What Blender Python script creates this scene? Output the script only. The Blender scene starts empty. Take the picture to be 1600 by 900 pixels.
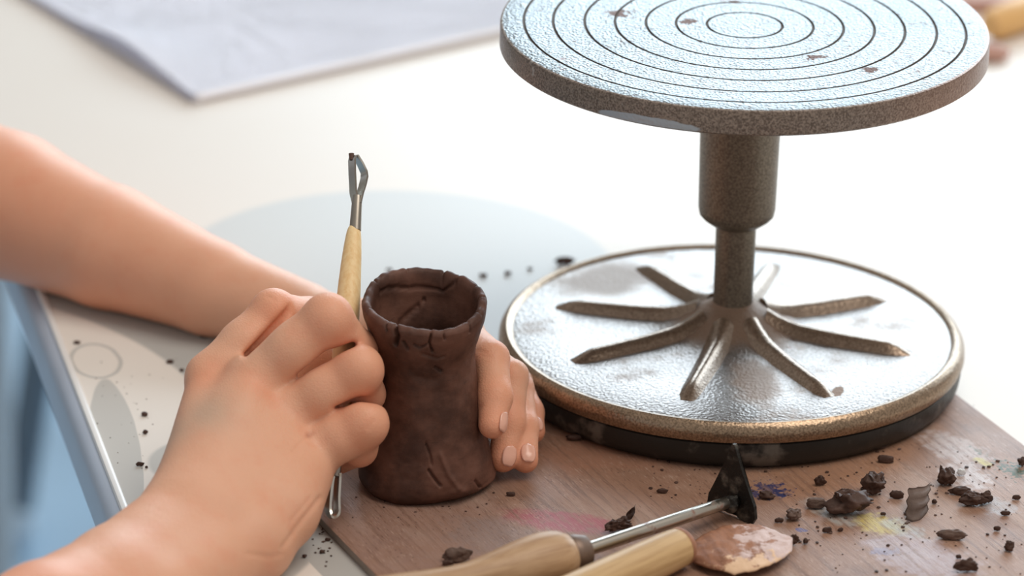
import bpy, bmesh, math, random
import numpy as np
from mathutils import Vector, Matrix, noise

random.seed(7)
rng = np.random.default_rng(7)
S = bpy.context.scene
COL = S.collection

# ------------------------------------------------------------------ camera
F_PX = 7300.0
PITCH, ROLL = math.radians(22.75), math.radians(1.3)
fw = np.array([0, math.cos(PITCH), -math.sin(PITCH)])
r0 = np.array([1.0, 0, 0]); u0 = np.cross(r0, fw)
CR = r0 * math.cos(ROLL) + u0 * math.sin(ROLL)
CU = -r0 * math.sin(ROLL) + u0 * math.cos(ROLL)
def ray(x, y): return fw + CR * (x - 800) / F_PX - CU * (y - 450) / F_PX
CAM = np.array([0, 0, 0.02]) - ray(1143, 522) * 2.10
def on(x, y, z=0.0):                       # point of the photograph's ray at height z
    v = ray(x, y); return Vector(CAM + v * ((z - CAM[2]) / v[2]))
def at(x, y, d):                           # point of the photograph's ray at distance d
    return Vector(CAM + ray(x, y) * d)
cd = bpy.data.cameras.new('camera'); cam = bpy.data.objects.new('camera', cd); COL.objects.link(cam)
cd.sensor_width = 36.0; cd.lens = F_PX / 1600 * 36.0
cam.matrix_world = Matrix(((CR[0], CU[0], -fw[0], CAM[0]), (CR[1], CU[1], -fw[1], CAM[1]), (CR[2], CU[2], -fw[2], CAM[2]), (0, 0, 0, 1)))
cd.clip_start = 0.05
cd.dof.use_dof = True; cd.dof.focus_distance = 1.985; cd.dof.aperture_fstop = 6.3
S.camera = cam

# ------------------------------------------------------------------ light
w = bpy.data.worlds.new('world'); S.world = w; w.use_nodes = True
bg = w.node_tree.nodes['Background']
bg.inputs[0].default_value = (1.0, 0.94, 0.88, 1); bg.inputs[1].default_value = 0.38
def area(name, loc, target, sx, sy, power, col):
    l = bpy.data.lights.new(name, 'AREA'); l.shape = 'RECTANGLE'; l.size = sx; l.size_y = sy
    l.energy = power; l.color = col
    o = bpy.data.objects.new(name, l); COL.objects.link(o); o.location = loc
    o.rotation_euler = (Vector(target) - Vector(loc)).to_track_quat('-Z', 'Y').to_euler()
    return o
area('window_daylight', (1.275, 2.93, 1.40), (1.275, 0.0, 1.40), 3.4, 1.95, 128, (0.74, 0.89, 1.0))
area('ceiling_lamp', (0.7, -0.35, 1.9), (0, 0, 0), 1.2, 1.2, 17, (1.0, 0.92, 0.82))
vs = S.view_settings
vs.view_transform = 'Standard'; vs.look = 'None'; vs.gamma = 1.0; vs.use_curve_mapping = False
vs.exposure = 0.31

# ------------------------------------------------------------------ helpers
def link(name, mesh, mat=None, parent=None):
    o = bpy.data.objects.new(name, mesh); COL.objects.link(o)
    if mat is not None:
        for m in (mat if isinstance(mat, (list, tuple)) else [mat]): mesh.materials.append(m)
    if parent is not None: o.parent = parent
    return o
def obj(name, bm, mat, parent=None, smooth=True, origin=None):
    if origin is not None: bmesh.ops.translate(bm, verts=bm.verts, vec=-Vector(origin))
    bmesh.ops.recalc_face_normals(bm, faces=bm.faces)
    me = bpy.data.meshes.new(name); bm.to_mesh(me); bm.free()
    if smooth:
        me.polygons.foreach_set('use_smooth', [True] * len(me.polygons))
        if smooth != 'all': me.set_sharp_from_angle(angle=math.radians(38))
    o = link(name, me, mat, parent)
    if origin is not None: o.location = origin
    return o
def tag(o, label=None, cat=None, group=None, kind=None):
    if label: o['label'] = label
    if cat: o['category'] = cat
    if group: o['group'] = group
    if kind: o['kind'] = kind
    return o
def thing(name, loc, label, cat, group=None):
    o = bpy.data.objects.new(name, None); COL.objects.link(o); o.location = loc
    o.empty_display_size = 0.02
    return tag(o, label, cat, group)
def lathe(bm, prof, seg=96, mat_of=None, close=False):
    rings = []
    for r, z in prof:
        if r < 1e-6: rings.append([bm.verts.new((0, 0, z))] * seg)
        else: rings.append([bm.verts.new((r * math.cos(2 * math.pi * k / seg), r * math.sin(2 * math.pi * k / seg), z)) for k in range(seg)])
    for i in range(len(rings) - 1):
        a, b = rings[i], rings[i + 1]
        for k in range(seg):
            k2 = (k + 1) % seg
            vs_ = []
            for v in (a[k], a[k2], b[k2], b[k]):
                if v not in vs_: vs_.append(v)
            if len(vs_) >= 3:
                f = bm.faces.new(vs_)
                if mat_of: f.material_index = mat_of(i)
    return bm
def frame_of(d):
    d = Vector(d).normalized()
    a = Vector((0, 0, 1)) if abs(d.z) < 0.9 else Vector((1, 0, 0))
    x = a.cross(d).normalized(); return x, d.cross(x).normalized(), d
def sweep(bm, pts, radii, seg=24, sx=1.0, sy=1.0, xdir=None, cap=True):
    """tube through pts with a radius per point, elliptic by sx, sy"""
    pts = [Vector(p) for p in pts]; rings = []
    for i, p in enumerate(pts):
        d = (pts[min(i + 1, len(pts) - 1)] - pts[max(i - 1, 0)]).normalized()
        if xdir is not None:
            x = (Vector(xdir) - d * Vector(xdir).dot(d)).normalized(); y = d.cross(x)
        else: x, y, _ = frame_of(d)
        r = radii[i]
        rings.append([bm.verts.new(p + x * (r * sx * math.cos(2 * math.pi * k / seg)) + y * (r * sy * math.sin(2 * math.pi * k / seg))) for k in range(seg)])
    for a, b in zip(rings, rings[1:]):
        for k in range(seg): bm.faces.new((a[k], a[(k + 1) % seg], b[(k + 1) % seg], b[k]))
    if cap: bm.faces.new(rings[0][::-1]); bm.faces.new(rings[-1])
    return bm
def ribbon(bm, pts, wid, thick, wdir):
    """flat strip bent along pts, wid along wdir"""
    pts = [Vector(p) for p in pts]; rings = []
    for i, p in enumerate(pts):
        d = (pts[min(i + 1, len(pts) - 1)] - pts[max(i - 1, 0)]).normalized()
        x = (Vector(wdir) - d * Vector(wdir).dot(d)).normalized(); y = d.cross(x)
        rings.append([bm.verts.new(p + x * a * wid / 2 + y * b * thick / 2) for a, b in ((-1, -1), (1, -1), (1, 1), (-1, 1))])
    for a, b in zip(rings, rings[1:]):
        for k in range(4): bm.faces.new((a[k], a[(k + 1) % 4], b[(k + 1) % 4], b[k]))
    bm.faces.new(rings[0][::-1]); bm.faces.new(rings[-1])
    return bm
def prism(bm, poly, z0, z1, bevel=0.0):
    bot = [bm.verts.new((x, y, z0)) for x, y in poly]; top = [bm.verts.new((x, y, z1)) for x, y in poly]
    bm.faces.new(bot[::-1]); bm.faces.new(top)
    n = len(poly)
    for k in range(n): bm.faces.new((bot[k], bot[(k + 1) % n], top[(k + 1) % n], top[k]))
    if bevel: bmesh.ops.bevel(bm, geom=list(bm.edges), offset=bevel, segments=2, affect='EDGES', profile=0.6)
    return bm
def smoothcurve(pts, n):
    """Catmull-Rom through tuples of any length"""
    P = np.array(pts, float); P = np.vstack([2 * P[0] - P[1], P, 2 * P[-1] - P[-2]]); out = []
    m = len(P) - 3
    for t in np.linspace(0, m - 1e-9, n):
        i = int(t); u = t - i; a, b, c, d = P[i:i + 4]
        out.append(0.5 * (2 * b + (c - a) * u + (2 * a - 5 * b + 4 * c - d) * u * u + (3 * b - a - 3 * c + d) * u ** 3))
    return np.array(out)

# ------------------------------------------------------------------ materials
class M:
    def __init__(s, name, rough=0.5, metal=0.0, spec=0.5):
        s.m = bpy.data.materials.new(name); s.m.use_nodes = True; s.t = s.m.node_tree; s.n = s.t.nodes
        s.b = s.n['Principled BSDF']; s.set('Roughness', rough); s.set('Metallic', metal); s.set('Specular IOR Level', spec)
        s.tc = s.n.new('ShaderNodeTexCoord')
    def set(s, k, v):
        i = s.b.inputs[k]
        if isinstance(v, bpy.types.NodeSocket): s.t.links.new(v, i)
        elif isinstance(v, tuple) and len(v) == 3 and i.type == 'RGBA': i.default_value = (*v, 1)
        else: i.default_value = v
    def inp(s, i, v):
        if isinstance(v, bpy.types.NodeSocket): s.t.links.new(v, i)
        elif isinstance(v, tuple) and len(v) == 3 and i.type == 'RGBA': i.default_value = (*v, 1)
        else: i.default_value = v
    def co(s, scale=(1, 1, 1), rot=(0, 0, 0), loc=(0, 0, 0), src='Object'):
        n = s.n.new('ShaderNodeMapping'); n.inputs['Location'].default_value = loc; n.inputs['Rotation'].default_value = rot; n.inputs['Scale'].default_value = scale
        s.t.links.new(s.tc.outputs[src], n.inputs['Vector']); return n.outputs[0]
    def noise(s, scale, detail=4, rough=0.55, vec=None, dist=0.0):
        n = s.n.new('ShaderNodeTexNoise'); n.inputs['Scale'].default_value = scale; n.inputs['Detail'].default_value = detail
        n.inputs['Roughness'].default_value = rough; n.inputs['Distortion'].default_value = dist
        s.t.links.new(vec if vec is not None else s.tc.outputs['Object'], n.inputs['Vector']); return n.outputs['Fac']
    def vor(s, scale, vec=None, feat='F1', out='Distance', rnd=1.0):
        n = s.n.new('ShaderNodeTexVoronoi'); n.feature = feat; n.inputs['Scale'].default_value = scale; n.inputs['Randomness'].default_value = rnd
        s.t.links.new(vec if vec is not None else s.tc.outputs['Object'], n.inputs['Vector']); return n.outputs[out]
    def math(s, op, a, b=0.0, c=0.0, clamp=False):
        n = s.n.new('ShaderNodeMath'); n.operation = op; n.use_clamp = clamp
        for k, v in enumerate((a, b, c)): s.inp(n.inputs[k], v)
        return n.outputs[0]
    def ramp(s, v, lo, hi, a=0.0, b=1.0):
        n = s.n.new('ShaderNodeMapRange'); n.interpolation_type = 'SMOOTHSTEP'
        s.inp(n.inputs[0], v); n.inputs[1].default_value = lo; n.inputs[2].default_value = hi; n.inputs[3].default_value = a; n.inputs[4].default_value = b
        return n.outputs[0]
    def mix(s, f, a, b, mode='MIX'):
        n = s.n.new('ShaderNodeMix'); n.data_type = 'RGBA'; n.blend_type = mode
        s.inp(n.inputs[0], f); s.inp(n.inputs[6], a); s.inp(n.inputs[7], b); return n.outputs[2]
    def xyz(s, vec=None):
        n = s.n.new('ShaderNodeSeparateXYZ'); s.t.links.new(vec if vec is not None else s.tc.outputs['Object'], n.inputs[0]); return n.outputs
    def attr(s, name):
        n = s.n.new('ShaderNodeAttribute'); n.attribute_name = name; return n.outputs['Fac']
    def bump(s, h, strength=0.3, dist=0.001):
        n = s.n.new('ShaderNodeBump'); n.inputs['Strength'].default_value = strength; n.inputs['Distance'].default_value = dist
        s.t.links.new(h, n.inputs['Height']); s.t.links.new(n.outputs[0], s.b.inputs['Normal'])
    def blob(s, cx, cy, rx, ry, ang=0.0, amp=0.6, sc=120.0, lo=0.75, hi=1.05, detail=5):
        """1 inside a ragged patch on the xy plane"""
        q = s.co(loc=(-cx, -cy, 0)); n = s.n.new('ShaderNodeMapping'); n.vector_type = 'TEXTURE'
        n.inputs['Rotation'].default_value = (0, 0, ang); n.inputs['Scale'].default_value = (rx, ry, 1)
        s.t.links.new(q, n.inputs['Vector']); x = s.xyz(n.outputs[0])
        d = s.math('SQRT', s.math('ADD', s.math('MULTIPLY', x[0], x[0]), s.math('MULTIPLY', x[1], x[1])))
        d = s.math('ADD', d, s.math('MULTIPLY', s.math('SUBTRACT', s.noise(sc, detail), 0.5), amp * 2))
        return s.ramp(d, lo, hi, 1.0, 0.0)

def mat_plain(name, col, rough=0.5, metal=0.0, var=0.12, sc=60.0, bump=0.0, bsc=200.0, bd=0.0005, spec=0.5):
    m = M(name, rough, metal, spec); n = m.noise(sc)
    m.set('Base Color', m.mix(n, tuple(c * (1 - var) for c in col), tuple(min(1, c * (1 + var)) for c in col)))
    if bump: m.bump(m.noise(bsc, 6), bump, bd)
    return m

# table top with its printed pale grey circles and the left arm's painted shadow
LE = (on(65, 460, -.004), on(200, 810, -.004))
ldir = (LE[1] - LE[0]).normalized(); ldir.z = 0; ldir.normalize()
lnor = Vector((-ldir.y, ldir.x, 0))
if lnor.x < 0: lnor = -lnor                # points into the table
mt = M('table_laminate', 0.42, 0, 0.35)
cream, grey = (0.80, 0.745, 0.685), (0.64, 0.665, 0.67)
def disc(m, cx, cy, r, soft=0.0015):
    x = m.xyz(m.co(loc=(-cx, -cy, 0)))
    d = m.math('SQRT', m.math('ADD', m.math('MULTIPLY', x[0], x[0]), m.math('MULTIPLY', x[1], x[1])))
    return m.ramp(d, r - soft, r + soft, 1.0, 0.0)
cc = mt.mix(mt.noise(9, 3), cream, (0.82, 0.78, 0.735))
a1 = disc(mt, -0.155, 0.121, 0.106, 0.003)
a2 = mt.math('SUBTRACT', disc(mt, -0.425, -0.10, 0.262), disc(mt, -0.425, -0.10, 0.2024), clamp=True)  # left arm's shadow put into the table colour as a grey band
b1 = on(322, 722, -.004); a3 = disc(mt, b1.x, b1.y, 0.025)
b2 = on(182, 700, -.004); a4 = mt.blob(b2.x, b2.y, 0.0105, 0.075, math.radians(9), 0.10, 25, 0.96, 1.0, 1)
b3 = on(540, 860, -.004); a5 = mt.blob(b3.x + .004, b3.y, 0.022, 0.09, math.radians(24), 0.0, 25, 0.98, 1.0, 1)
b4 = on(150, 565, -.004)
ring = mt.math('SUBTRACT', mt.blob(b4.x, b4.y, 0.012, 0.021, 0.2, 0.14, 40, 0.96, 1.0, 1), mt.blob(b4.x, b4.y, 0.010, 0.0185, 0.2, 0.14, 40, 0.96, 1.0, 1), clamp=True)
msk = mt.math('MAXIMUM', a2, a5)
for k in (a3, a4, ring): msk = mt.math('MAXIMUM', msk, mt.math('MULTIPLY', k, 0.75))
c2 = mt.mix(a1, cc, grey)
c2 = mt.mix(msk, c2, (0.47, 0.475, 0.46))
dirt = mt.math('MULTIPLY', mt.ramp(mt.vor(150), 0.05, 0.12, 1, 0), mt.ramp(mt.noise(25, 2), 0.62, 0.68))
c2 = mt.mix(mt.math('MULTIPLY', dirt, 0.55), c2, (0.25, 0.2, 0.17))
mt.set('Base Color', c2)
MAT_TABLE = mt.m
MAT_EDGE = mat_plain('edge_plastic', (0.42, 0.50, 0.62), 0.4, 0, 0.08, 30).m
MAT_BEAD = mat_plain('bead_plastic', (0.85, 0.86, 0.86), 0.3, 0, 0.04, 30).m
MAT_TLEG = mat_plain('table_leg_paint', (0.5, 0.5, 0.5), 0.4, 0.3, 0.05).m
MAT_PAPER = mat_plain('paper', (0.90, 0.90, 0.96), 0.7, 0, 0.01, 8).m
mf = mat_plain('floor_vinyl', (0.40, 0.56, 0.71), 0.45, 0, 0.10, 4)
MAT_FLOOR = mf.m
MAT_STOOL = mat_plain('stool_steel', (0.13, 0.17, 0.21), 0.4, 0.2, 0.1).m
MAT_FOOT = mat_plain('stool_foot_rubber', (0.55, 0.66, 0.76), 0.5, 0, 0.05).m
MAT_SEAT = mat_plain('stool_seat_plastic', (0.12, 0.14, 0.17), 0.5, 0, 0.05).m

# plywood board with paint stains (object axes: y along the grain)
BD = Vector((0.4307, -0.9025, 0)); BN = Vector((0.9025, 0.4307, 0))   # along the grain / across
BANG = math.atan2(BD.y, BD.x) + math.pi / 2                           # rotation of the board object
def bl(x, y):                               # photograph pixel -> board's own xy
    p = on(x, y, 0); return p.x * BN.x + p.y * BN.y, -(p.x * BD.x + p.y * BD.y)
mb = M('board_plywood', 0.55, 0, 0.3)
g1 = mb.noise(60, 6, 0.6, mb.co((1, 0.05, 1)))
g2 = mb.noise(420, 4, 0.6, mb.co((1, 0.045, 1)))
g3 = mb.noise(14, 4, 0.6, dist=0.6)
c = mb.mix(g1, (0.21, 0.115, 0.077), (0.42, 0.245, 0.17))
c = mb.mix(mb.math('MULTIPLY', mb.ramp(g2, 0.50, 0.66), 0.5), c, (0.14, 0.075, 0.053))
c = mb.mix(mb.math('MULTIPLY', mb.math('MULTIPLY', mb.ramp(g3, 0.42, 0.66), mb.ramp(g1, 0.4, 0.6)), 0.6), c, (0.44, 0.32, 0.26))
c = mb.mix(mb.math('MULTIPLY', mb.ramp(mb.noise(22, 5, 0.6, mb.co(loc=(3, 1, 2))), 0.52, 0.7), 0.5), c, (0.17, 0.10, 0.08))
SCUFF = mb.ramp(mb.math('ADD', mb.math('MULTIPLY', g2, 0.6), mb.math('MULTIPLY', mb.noise(260, 5, 0.7), 0.4)), 0.62, 0.44, 0.35, 1.0)
def stain(c, x, y, rx, ry, ang, col, amp, sc, k, lo=0.6, hi=1.1):
    bx, by = bl(x, y); return mb.mix(mb.math('MULTIPLY', mb.math('MULTIPLY', mb.blob(bx, by, rx, ry, ang, amp, sc, lo, hi), k), SCUFF), c, col)
c = stain(c, 880, 815, 0.011, 0.030, 0.9, (0.36, 0.06, 0.09), 0.5, 160, 0.75)
c = stain(c, 640, 830, 0.05, 0.05, 0, (0.33, 0.22, 0.19), 0.6, 60, 0.5)
c = stain(c, 1000, 690, 0.06, 0.03, 0, (0.40, 0.19, 0.12), 0.6, 60, 0.5)
c = stain(c, 1300, 720, 0.05, 0.03, 0.3, (0.42, 0.22, 0.13), 0.6, 60, 0.5)
c = stain(c, 1202, 767, 0.015, 0.016, 0.5, (0.03, 0.035, 0.11), 1.1, 300, 1.0, 0.4, 0.55)
c = stain(c, 1375, 820, 0.010, 0.013, 0.5, (0.55, 0.43, 0.10), 0.9, 220, 0.75)
c = stain(c, 1300, 800, 0.008, 0.018, 0.2, (0.42, 0.46, 0.46), 0.7, 180, 0.6)
c = stain(c, 1410, 825, 0.007, 0.014, 0.2, (0.42, 0.46, 0.46), 0.7, 180, 0.6)
c = stain(c, 1385, 862, 0.006, 0.011, 1.0, (0.10, 0.11, 0.24), 1.0, 260, 0.7, 0.4, 0.7)
c = stain(c, 1252, 828, 0.003, 0.004, 1.0, (0.08, 0.11, 0.30), 0.8, 400, 0.8, 0.5, 0.8)
c = stain(c, 1440, 870, 0.018, 0.03, 0.4, (0.50, 0.44, 0.50), 0.8, 110, 0.55)
c = stain(c, 1490, 700, 0.012, 0.022, 0.2, (0.58, 0.52, 0.52), 0.8, 130, 0.6)
c = stain(c, 1510, 745, 0.010, 0.014, 0.2, (0.60, 0.55, 0.56), 0.9, 200, 0.65)
c = stain(c, 1585, 735, 0.014, 0.024, 0.2, (0.04, 0.085, 0.05), 1.3, 420, 1.0, 0.25, 0.4)
c = stain(c, 1528, 705, 0.004, 0.010, 0.2, (0.08, 0.12, 0.08), 1.1, 400, 0.8, 0.3, 0.5)
c = stain(c, 1535, 722, 0.003, 0.006, 0.2, (0.55, 0.48, 0.12), 0.9, 300, 0.7)
c = stain(c, 1555, 790, 0.008, 0.012, 0.2, (0.44, 0.46, 0.50), 0.8, 200, 0.55)
c = stain(c, 760, 835, 0.02, 0.02, 0.2, (0.24, 0.19, 0.18), 0.8, 100, 0.5)
c = stain(c, 1165, 730, 0.006, 0.02, 1.2, (0.12, 0.09, 0.08), 0.8, 200, 0.5)
fib = mb.noise(1, 4, 0.65, mb.co((1500, 190, 900)))
c = mb.mix(mb.math('MULTIPLY', mb.ramp(fib, 0.56, 0.68), mb.ramp(mb.noise(35, 4), 0.40, 0.62, 0.1, 0.7)), c, (0.56, 0.41, 0.33))
c = mb.mix(mb.math('MULTIPLY', mb.ramp(fib, 0.44, 0.33), mb.ramp(mb.noise(28, 4, 0.5, mb.co(loc=(5, 2, 8))), 0.40, 0.62, 0.15, 0.75)), c, (0.12, 0.058, 0.04))
spk = mb.math('MULTIPLY', mb.ramp(mb.vor(420), 0.10, 0.2, 1, 0), mb.ramp(mb.noise(45, 3, 0.5, mb.co(loc=(1, 4, 2))), 0.54, 0.62))
c = mb.mix(mb.math('MULTIPLY', spk, 0.75), c, (0.06, 0.035, 0.03))
mb.set('Base Color', c)
mb.bump(mb.math('ADD', mb.math('MULTIPLY', g2, 0.7), fib), 0.5, 0.0006)
mb.set('Roughness', mb.ramp(g3, 0.3, 0.7, 0.45, 0.65))
MAT_BOARD = mb.m
MAT_BOARD_EDGE = mat_plain('board_edge_ply', (0.26, 0.23, 0.20), 0.6, 0, 0.3, 90).m

# hammered paint of the banding wheel
def hammer(name, dark, light, bstr, metal=0.65, rough=0.33, worn=True, extra=None):
    m = M(name, rough, metal, 0.6)
    sp = m.noise(1100, 3, 0.6)
    c = m.mix(m.ramp(sp, 0.35, 0.65), dark, light)
    if worn:
        ch = m.math('MULTIPLY', m.ramp(m.noise(70, 5, 0.65), 0.62, 0.66), m.ramp(m.noise(11, 2, 0.5, m.co(loc=(2, 5, 1))), 0.5, 0.6))
        c = m.mix(m.math('MULTIPLY', ch, 0.85), c, (0.13, 0.06, 0.045))
        m.set('Metallic', m.math('MULTIPLY', m.math('SUBTRACT', 1.0, ch), metal))
        m.set('Roughness', m.math('ADD', m.math('MULTIPLY', m.noise(16, 4), 0.22), rough - 0.08))
    if extra: c = extra(m, c, metal)
    m.set('Base Color', c)
    v = m.vor(800, m.co(), 'SMOOTH_F1'); m.bump(m.math('ADD', v, m.math('MULTIPLY', m.noise(1100, 3), 0.5)), bstr, 0.0007)
    return m.m
def dusty(m, c, metal, masks, col, rough):
    d = masks[0]
    for k in masks[1:]: d = m.math('MAXIMUM', d, k)
    m.set('Metallic', m.math('MULTIPLY', m.math('SUBTRACT', 1.0, d), metal))
    m.set('Roughness', m.math('ADD', m.math('MULTIPLY', d, rough - .28), m.math('ADD', m.math('MULTIPLY', m.noise(16, 4), 0.2), .22)))
    m.set('Specular IOR Level', m.math('SUBTRACT', 0.6, m.math('MULTIPLY', d, 0.45)))
    return m.mix(d, c, col)
def head_extra(m, c, metal):                                          # chipped paint, two rust-brown patches
    fl = m.math('MULTIPLY', m.ramp(m.noise(260, 5, 0.7), 0.60, 0.66), m.ramp(m.noise(24, 3, 0.5, m.co(loc=(1, 3, 5))), 0.40, 0.60))
    ks = [m.blob(-0.025, 0.003, 0.0065, 0.0050, 0.3, 0.9, 300, 0.5, 0.75), m.blob(-0.003, 0.030, 0.0050, 0.0045, 0.3, 0.9, 300, 0.4, 0.6), m.blob(0.028, -0.040, 0.012, 0.007, 0.5, 1.1, 260, 0.3, 0.5),
          m.blob(0.052, -0.054, 0.007, 0.006, 0.5, 1.0, 260, 0.4, 0.6), m.blob(-0.055, 0.012, 0.012, 0.012, 0.5, 1.1, 260, 0.25, 0.5), m.math('MULTIPLY', fl, 0.8)]
    return dusty(m, c, metal, ks, (0.16, 0.085, 0.065), 0.55)
def base_extra(m, c, metal):                                          # film of dried clay round the hub and in patches
    ks = [m.math('MULTIPLY', m.blob(0.0, -0.004, 0.034, 0.034, 0, 0.35, 60, 0.55, 1.0), 0.9), m.math('MULTIPLY', m.blob(0.008, -0.060, 0.014, 0.034, 0.15, 0.5, 70, 0.4, 1.0), 0.75), m.math('MULTIPLY', m.blob(-0.055, 0.055, 0.034, 0.026, 0.6, 0.5, 50, 0.4, 1.0), 0.7),
          m.math('MULTIPLY', m.ramp(m.noise(30, 5, 0.65), 0.56, 0.72), 0.5), m.blob(0.044, -0.066, 0.003, 0.007, -0.2, 0.4, 200, 0.7, .9)]
    return dusty(m, c, metal, ks, (0.30, 0.20, 0.14), 0.5)
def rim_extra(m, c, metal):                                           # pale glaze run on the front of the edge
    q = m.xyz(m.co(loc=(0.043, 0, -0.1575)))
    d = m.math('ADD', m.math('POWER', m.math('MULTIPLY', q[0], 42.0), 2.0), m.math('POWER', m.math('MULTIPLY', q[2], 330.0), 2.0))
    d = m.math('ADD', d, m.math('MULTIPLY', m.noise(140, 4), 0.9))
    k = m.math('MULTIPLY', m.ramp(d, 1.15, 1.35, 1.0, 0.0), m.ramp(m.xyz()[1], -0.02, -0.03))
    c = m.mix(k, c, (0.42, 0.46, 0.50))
    wr = m.math('MULTIPLY', m.ramp(m.noise(90, 5, 0.7), 0.60, 0.66), m.ramp(m.xyz()[0], -0.02, -0.07))
    c = m.mix(m.math('MULTIPLY', wr, 0.7), c, (0.48, 0.46, 0.43))
    return m.mix(m.math('MULTIPLY', m.ramp(m.xyz()[0], 0.03, 0.1), 0.45), c, (0.27, 0.13, 0.09))
MAT_HEAD = hammer('hammered_paint_head', (0.16, 0.175, 0.185), (0.29, 0.325, 0.34), 0.9, extra=head_extra)
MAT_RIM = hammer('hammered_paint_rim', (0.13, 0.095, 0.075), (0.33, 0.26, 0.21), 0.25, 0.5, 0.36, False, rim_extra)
MAT_COLUMN = hammer('hammered_paint_column', (0.12, 0.10, 0.078), (0.25, 0.215, 0.168), 0.15, 0.55, 0.40, False)
MAT_BASE = hammer('hammered_paint_base', (0.19, 0.165, 0.15), (0.33, 0.30, 0.285), 0.32, 0.7, 0.27, extra=base_extra)
MAT_RIB = hammer('hammered_paint_rib', (0.21, 0.15, 0.11), (0.38, 0.29, 0.22), 0.18, 0.55, 0.26, False)
MAT_LIP = hammer('worn_gold_lip', (0.21, 0.15, 0.10), (0.40, 0.29, 0.20), 0.22, 0.8, 0.30, False)
MAT_GROOVE = mat_plain('groove_dirt', (0.10, 0.075, 0.06), 0.7, 0.0, 0.3, 200).m
mr = M('rubber_foot', 0.42, 0, 0.5)
rn = mr.noise(38, 5, 0.6); mr.set('Base Color', mr.mix(mr.math('MULTIPLY', mr.ramp(rn, 0.55, 0.66), 0.75), (0.012, 0.012, 0.011), (0.16, 0.14, 0.12)))
mr.bump(mr.noise(90, 5), 0.5, 0.0015); MAT_RUBBER = mr.m

# dark brown clay
def clay(name, dark, light, rough=0.62, bstr=0.35, spec=0.3):
    m = M(name, rough, 0, spec)
    n = m.noise(45, 5, 0.6); s = m.noise(160, 4, 0.6, m.co((1, 1, 3)))
    c = m.mix(m.ramp(n, 0.35, 0.68), dark, light)
    c = m.mix(m.math('MULTIPLY', m.ramp(s, 0.6, 0.75), 0.35), c, tuple(v * 0.55 for v in dark))
    m.set('Base Color', c)
    m.bump(m.math('ADD', m.math('MULTIPLY', s, 0.6), m.math('MULTIPLY', m.noise(700, 3), 0.25)), bstr, 0.0009)
    return m.m
MAT_POT = clay('brown_clay', (0.056, 0.023, 0.015), (0.150, 0.067, 0.046), 0.55, 0.22)
MAT_CRUMB = clay('drying_clay', (0.050, 0.025, 0.018), (0.115, 0.062, 0.046), 0.6, 0.6)
MAT_CRUMB_LIGHT = clay('drier_clay', (0.10, 0.062, 0.048), (0.19, 0.125, 0.10), 0.7, 0.6)
MAT_PALE = clay('pale_clay', (0.20, 0.14, 0.115), (0.34, 0.26, 0.225), 0.6, 0.5)
MAT_CHALK = mat_plain('white_chip', (0.75, 0.76, 0.78), 0.6).m

def wood(name, light, dark, axis_scale, spots=0.5):
    m = M(name, 0.45, 0, 0.4)
    a = m.noise(1.0, 5, 0.6, m.co(axis_scale)); b = m.noise(60, 4)
    c = m.mix(m.ramp(a, 0.35, 0.7), light, dark)
    c = m.mix(m.math('MULTIPLY', m.ramp(b, 0.62, 0.74), spots), c, tuple(v * 0.45 for v in dark))
    m.set('Base Color', c); m.bump(a, 0.15, 0.0004); return m.m
MAT_WOOD_LOOP = wood('pale_boxwood', (0.92, 0.70, 0.39), (0.84, 0.57, 0.27), (500, 500, 25), 0.4)
MAT_WOOD_A = wood('beech_handle', (0.52, 0.34, 0.20), (0.38, 0.225, 0.12), (420, 420, 20), 0.25)
MAT_WOOD_B = wood('yellow_beech_handle', (0.62, 0.42, 0.21), (0.47, 0.29, 0.13), (420, 420, 20), 0.3)
MAT_FERRULE = mat_plain('dull_ferrule', (0.34, 0.31, 0.27), 0.35, 0.85, 0.2, 120, 0.1, 300, 0.0003).m
MAT_STEEL = mat_plain('steel', (0.58, 0.55, 0.50), 0.25, 1.0, 0.15, 90, 0.06, 300, 0.0003).m
mrod = M('clay_stained_steel', 0.28, 1.0)
rr = mrod.ramp(mrod.noise(90, 4), 0.55, 0.62)
mrod.set('Base Color', mrod.mix(rr, (0.52, 0.48, 0.42), (0.24, 0.13, 0.10))); mrod.set('Metallic', mrod.math('SUBTRACT', 1.0, rr)); MAT_ROD = mrod.m
MAT_CAP = mat_plain('brown_metal_cap', (0.20, 0.14, 0.11), 0.45, 0.5, 0.3, 150, 0.2, 300, 0.0004).m
mbl = M('blackened_blade', 0.42, 0.5)
mbl.set('Base Color', mbl.mix(mbl.ramp(mbl.noise(140, 5), 0.5, 0.75), (0.016, 0.014, 0.012), (0.17, 0.155, 0.13))); mbl.bump(mbl.noise(260, 6, 0.7), 0.9, 0.0010); MAT_BLADE = mbl.m
mlf = M('clay_crusted_wood', 0.6, 0, 0.3)
n1, n2 = mlf.noise(75, 5, 0.65), mlf.noise(130, 6, 0.7, mlf.co(loc=(.3, .1, .7)))
lx = mlf.xyz()
c = mlf.mix(mlf.ramp(mlf.noise(1, 4, 0.6, mlf.co((300, 60, 60))), 0.35, 0.7), (0.40, 0.19, 0.11), (0.25, 0.115, 0.07))
c = mlf.mix(mlf.ramp(mlf.math('ADD', n1, mlf.math('MULTIPLY', lx[0], 7.0)), 0.70, 0.78), c, (0.62, 0.46, 0.42))
c = mlf.mix(mlf.ramp(mlf.math('SUBTRACT', n2, mlf.math('MULTIPLY', lx[1], 16.0)), 0.70, 0.76), c, (0.76, 0.52, 0.34))
mlf.set('Base Color', c); mlf.bump(mlf.math('ADD', n1, mlf.math('MULTIPLY', n2, 0.7)), 0.5, 0.0012); MAT_LEAF = mlf.m

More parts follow.
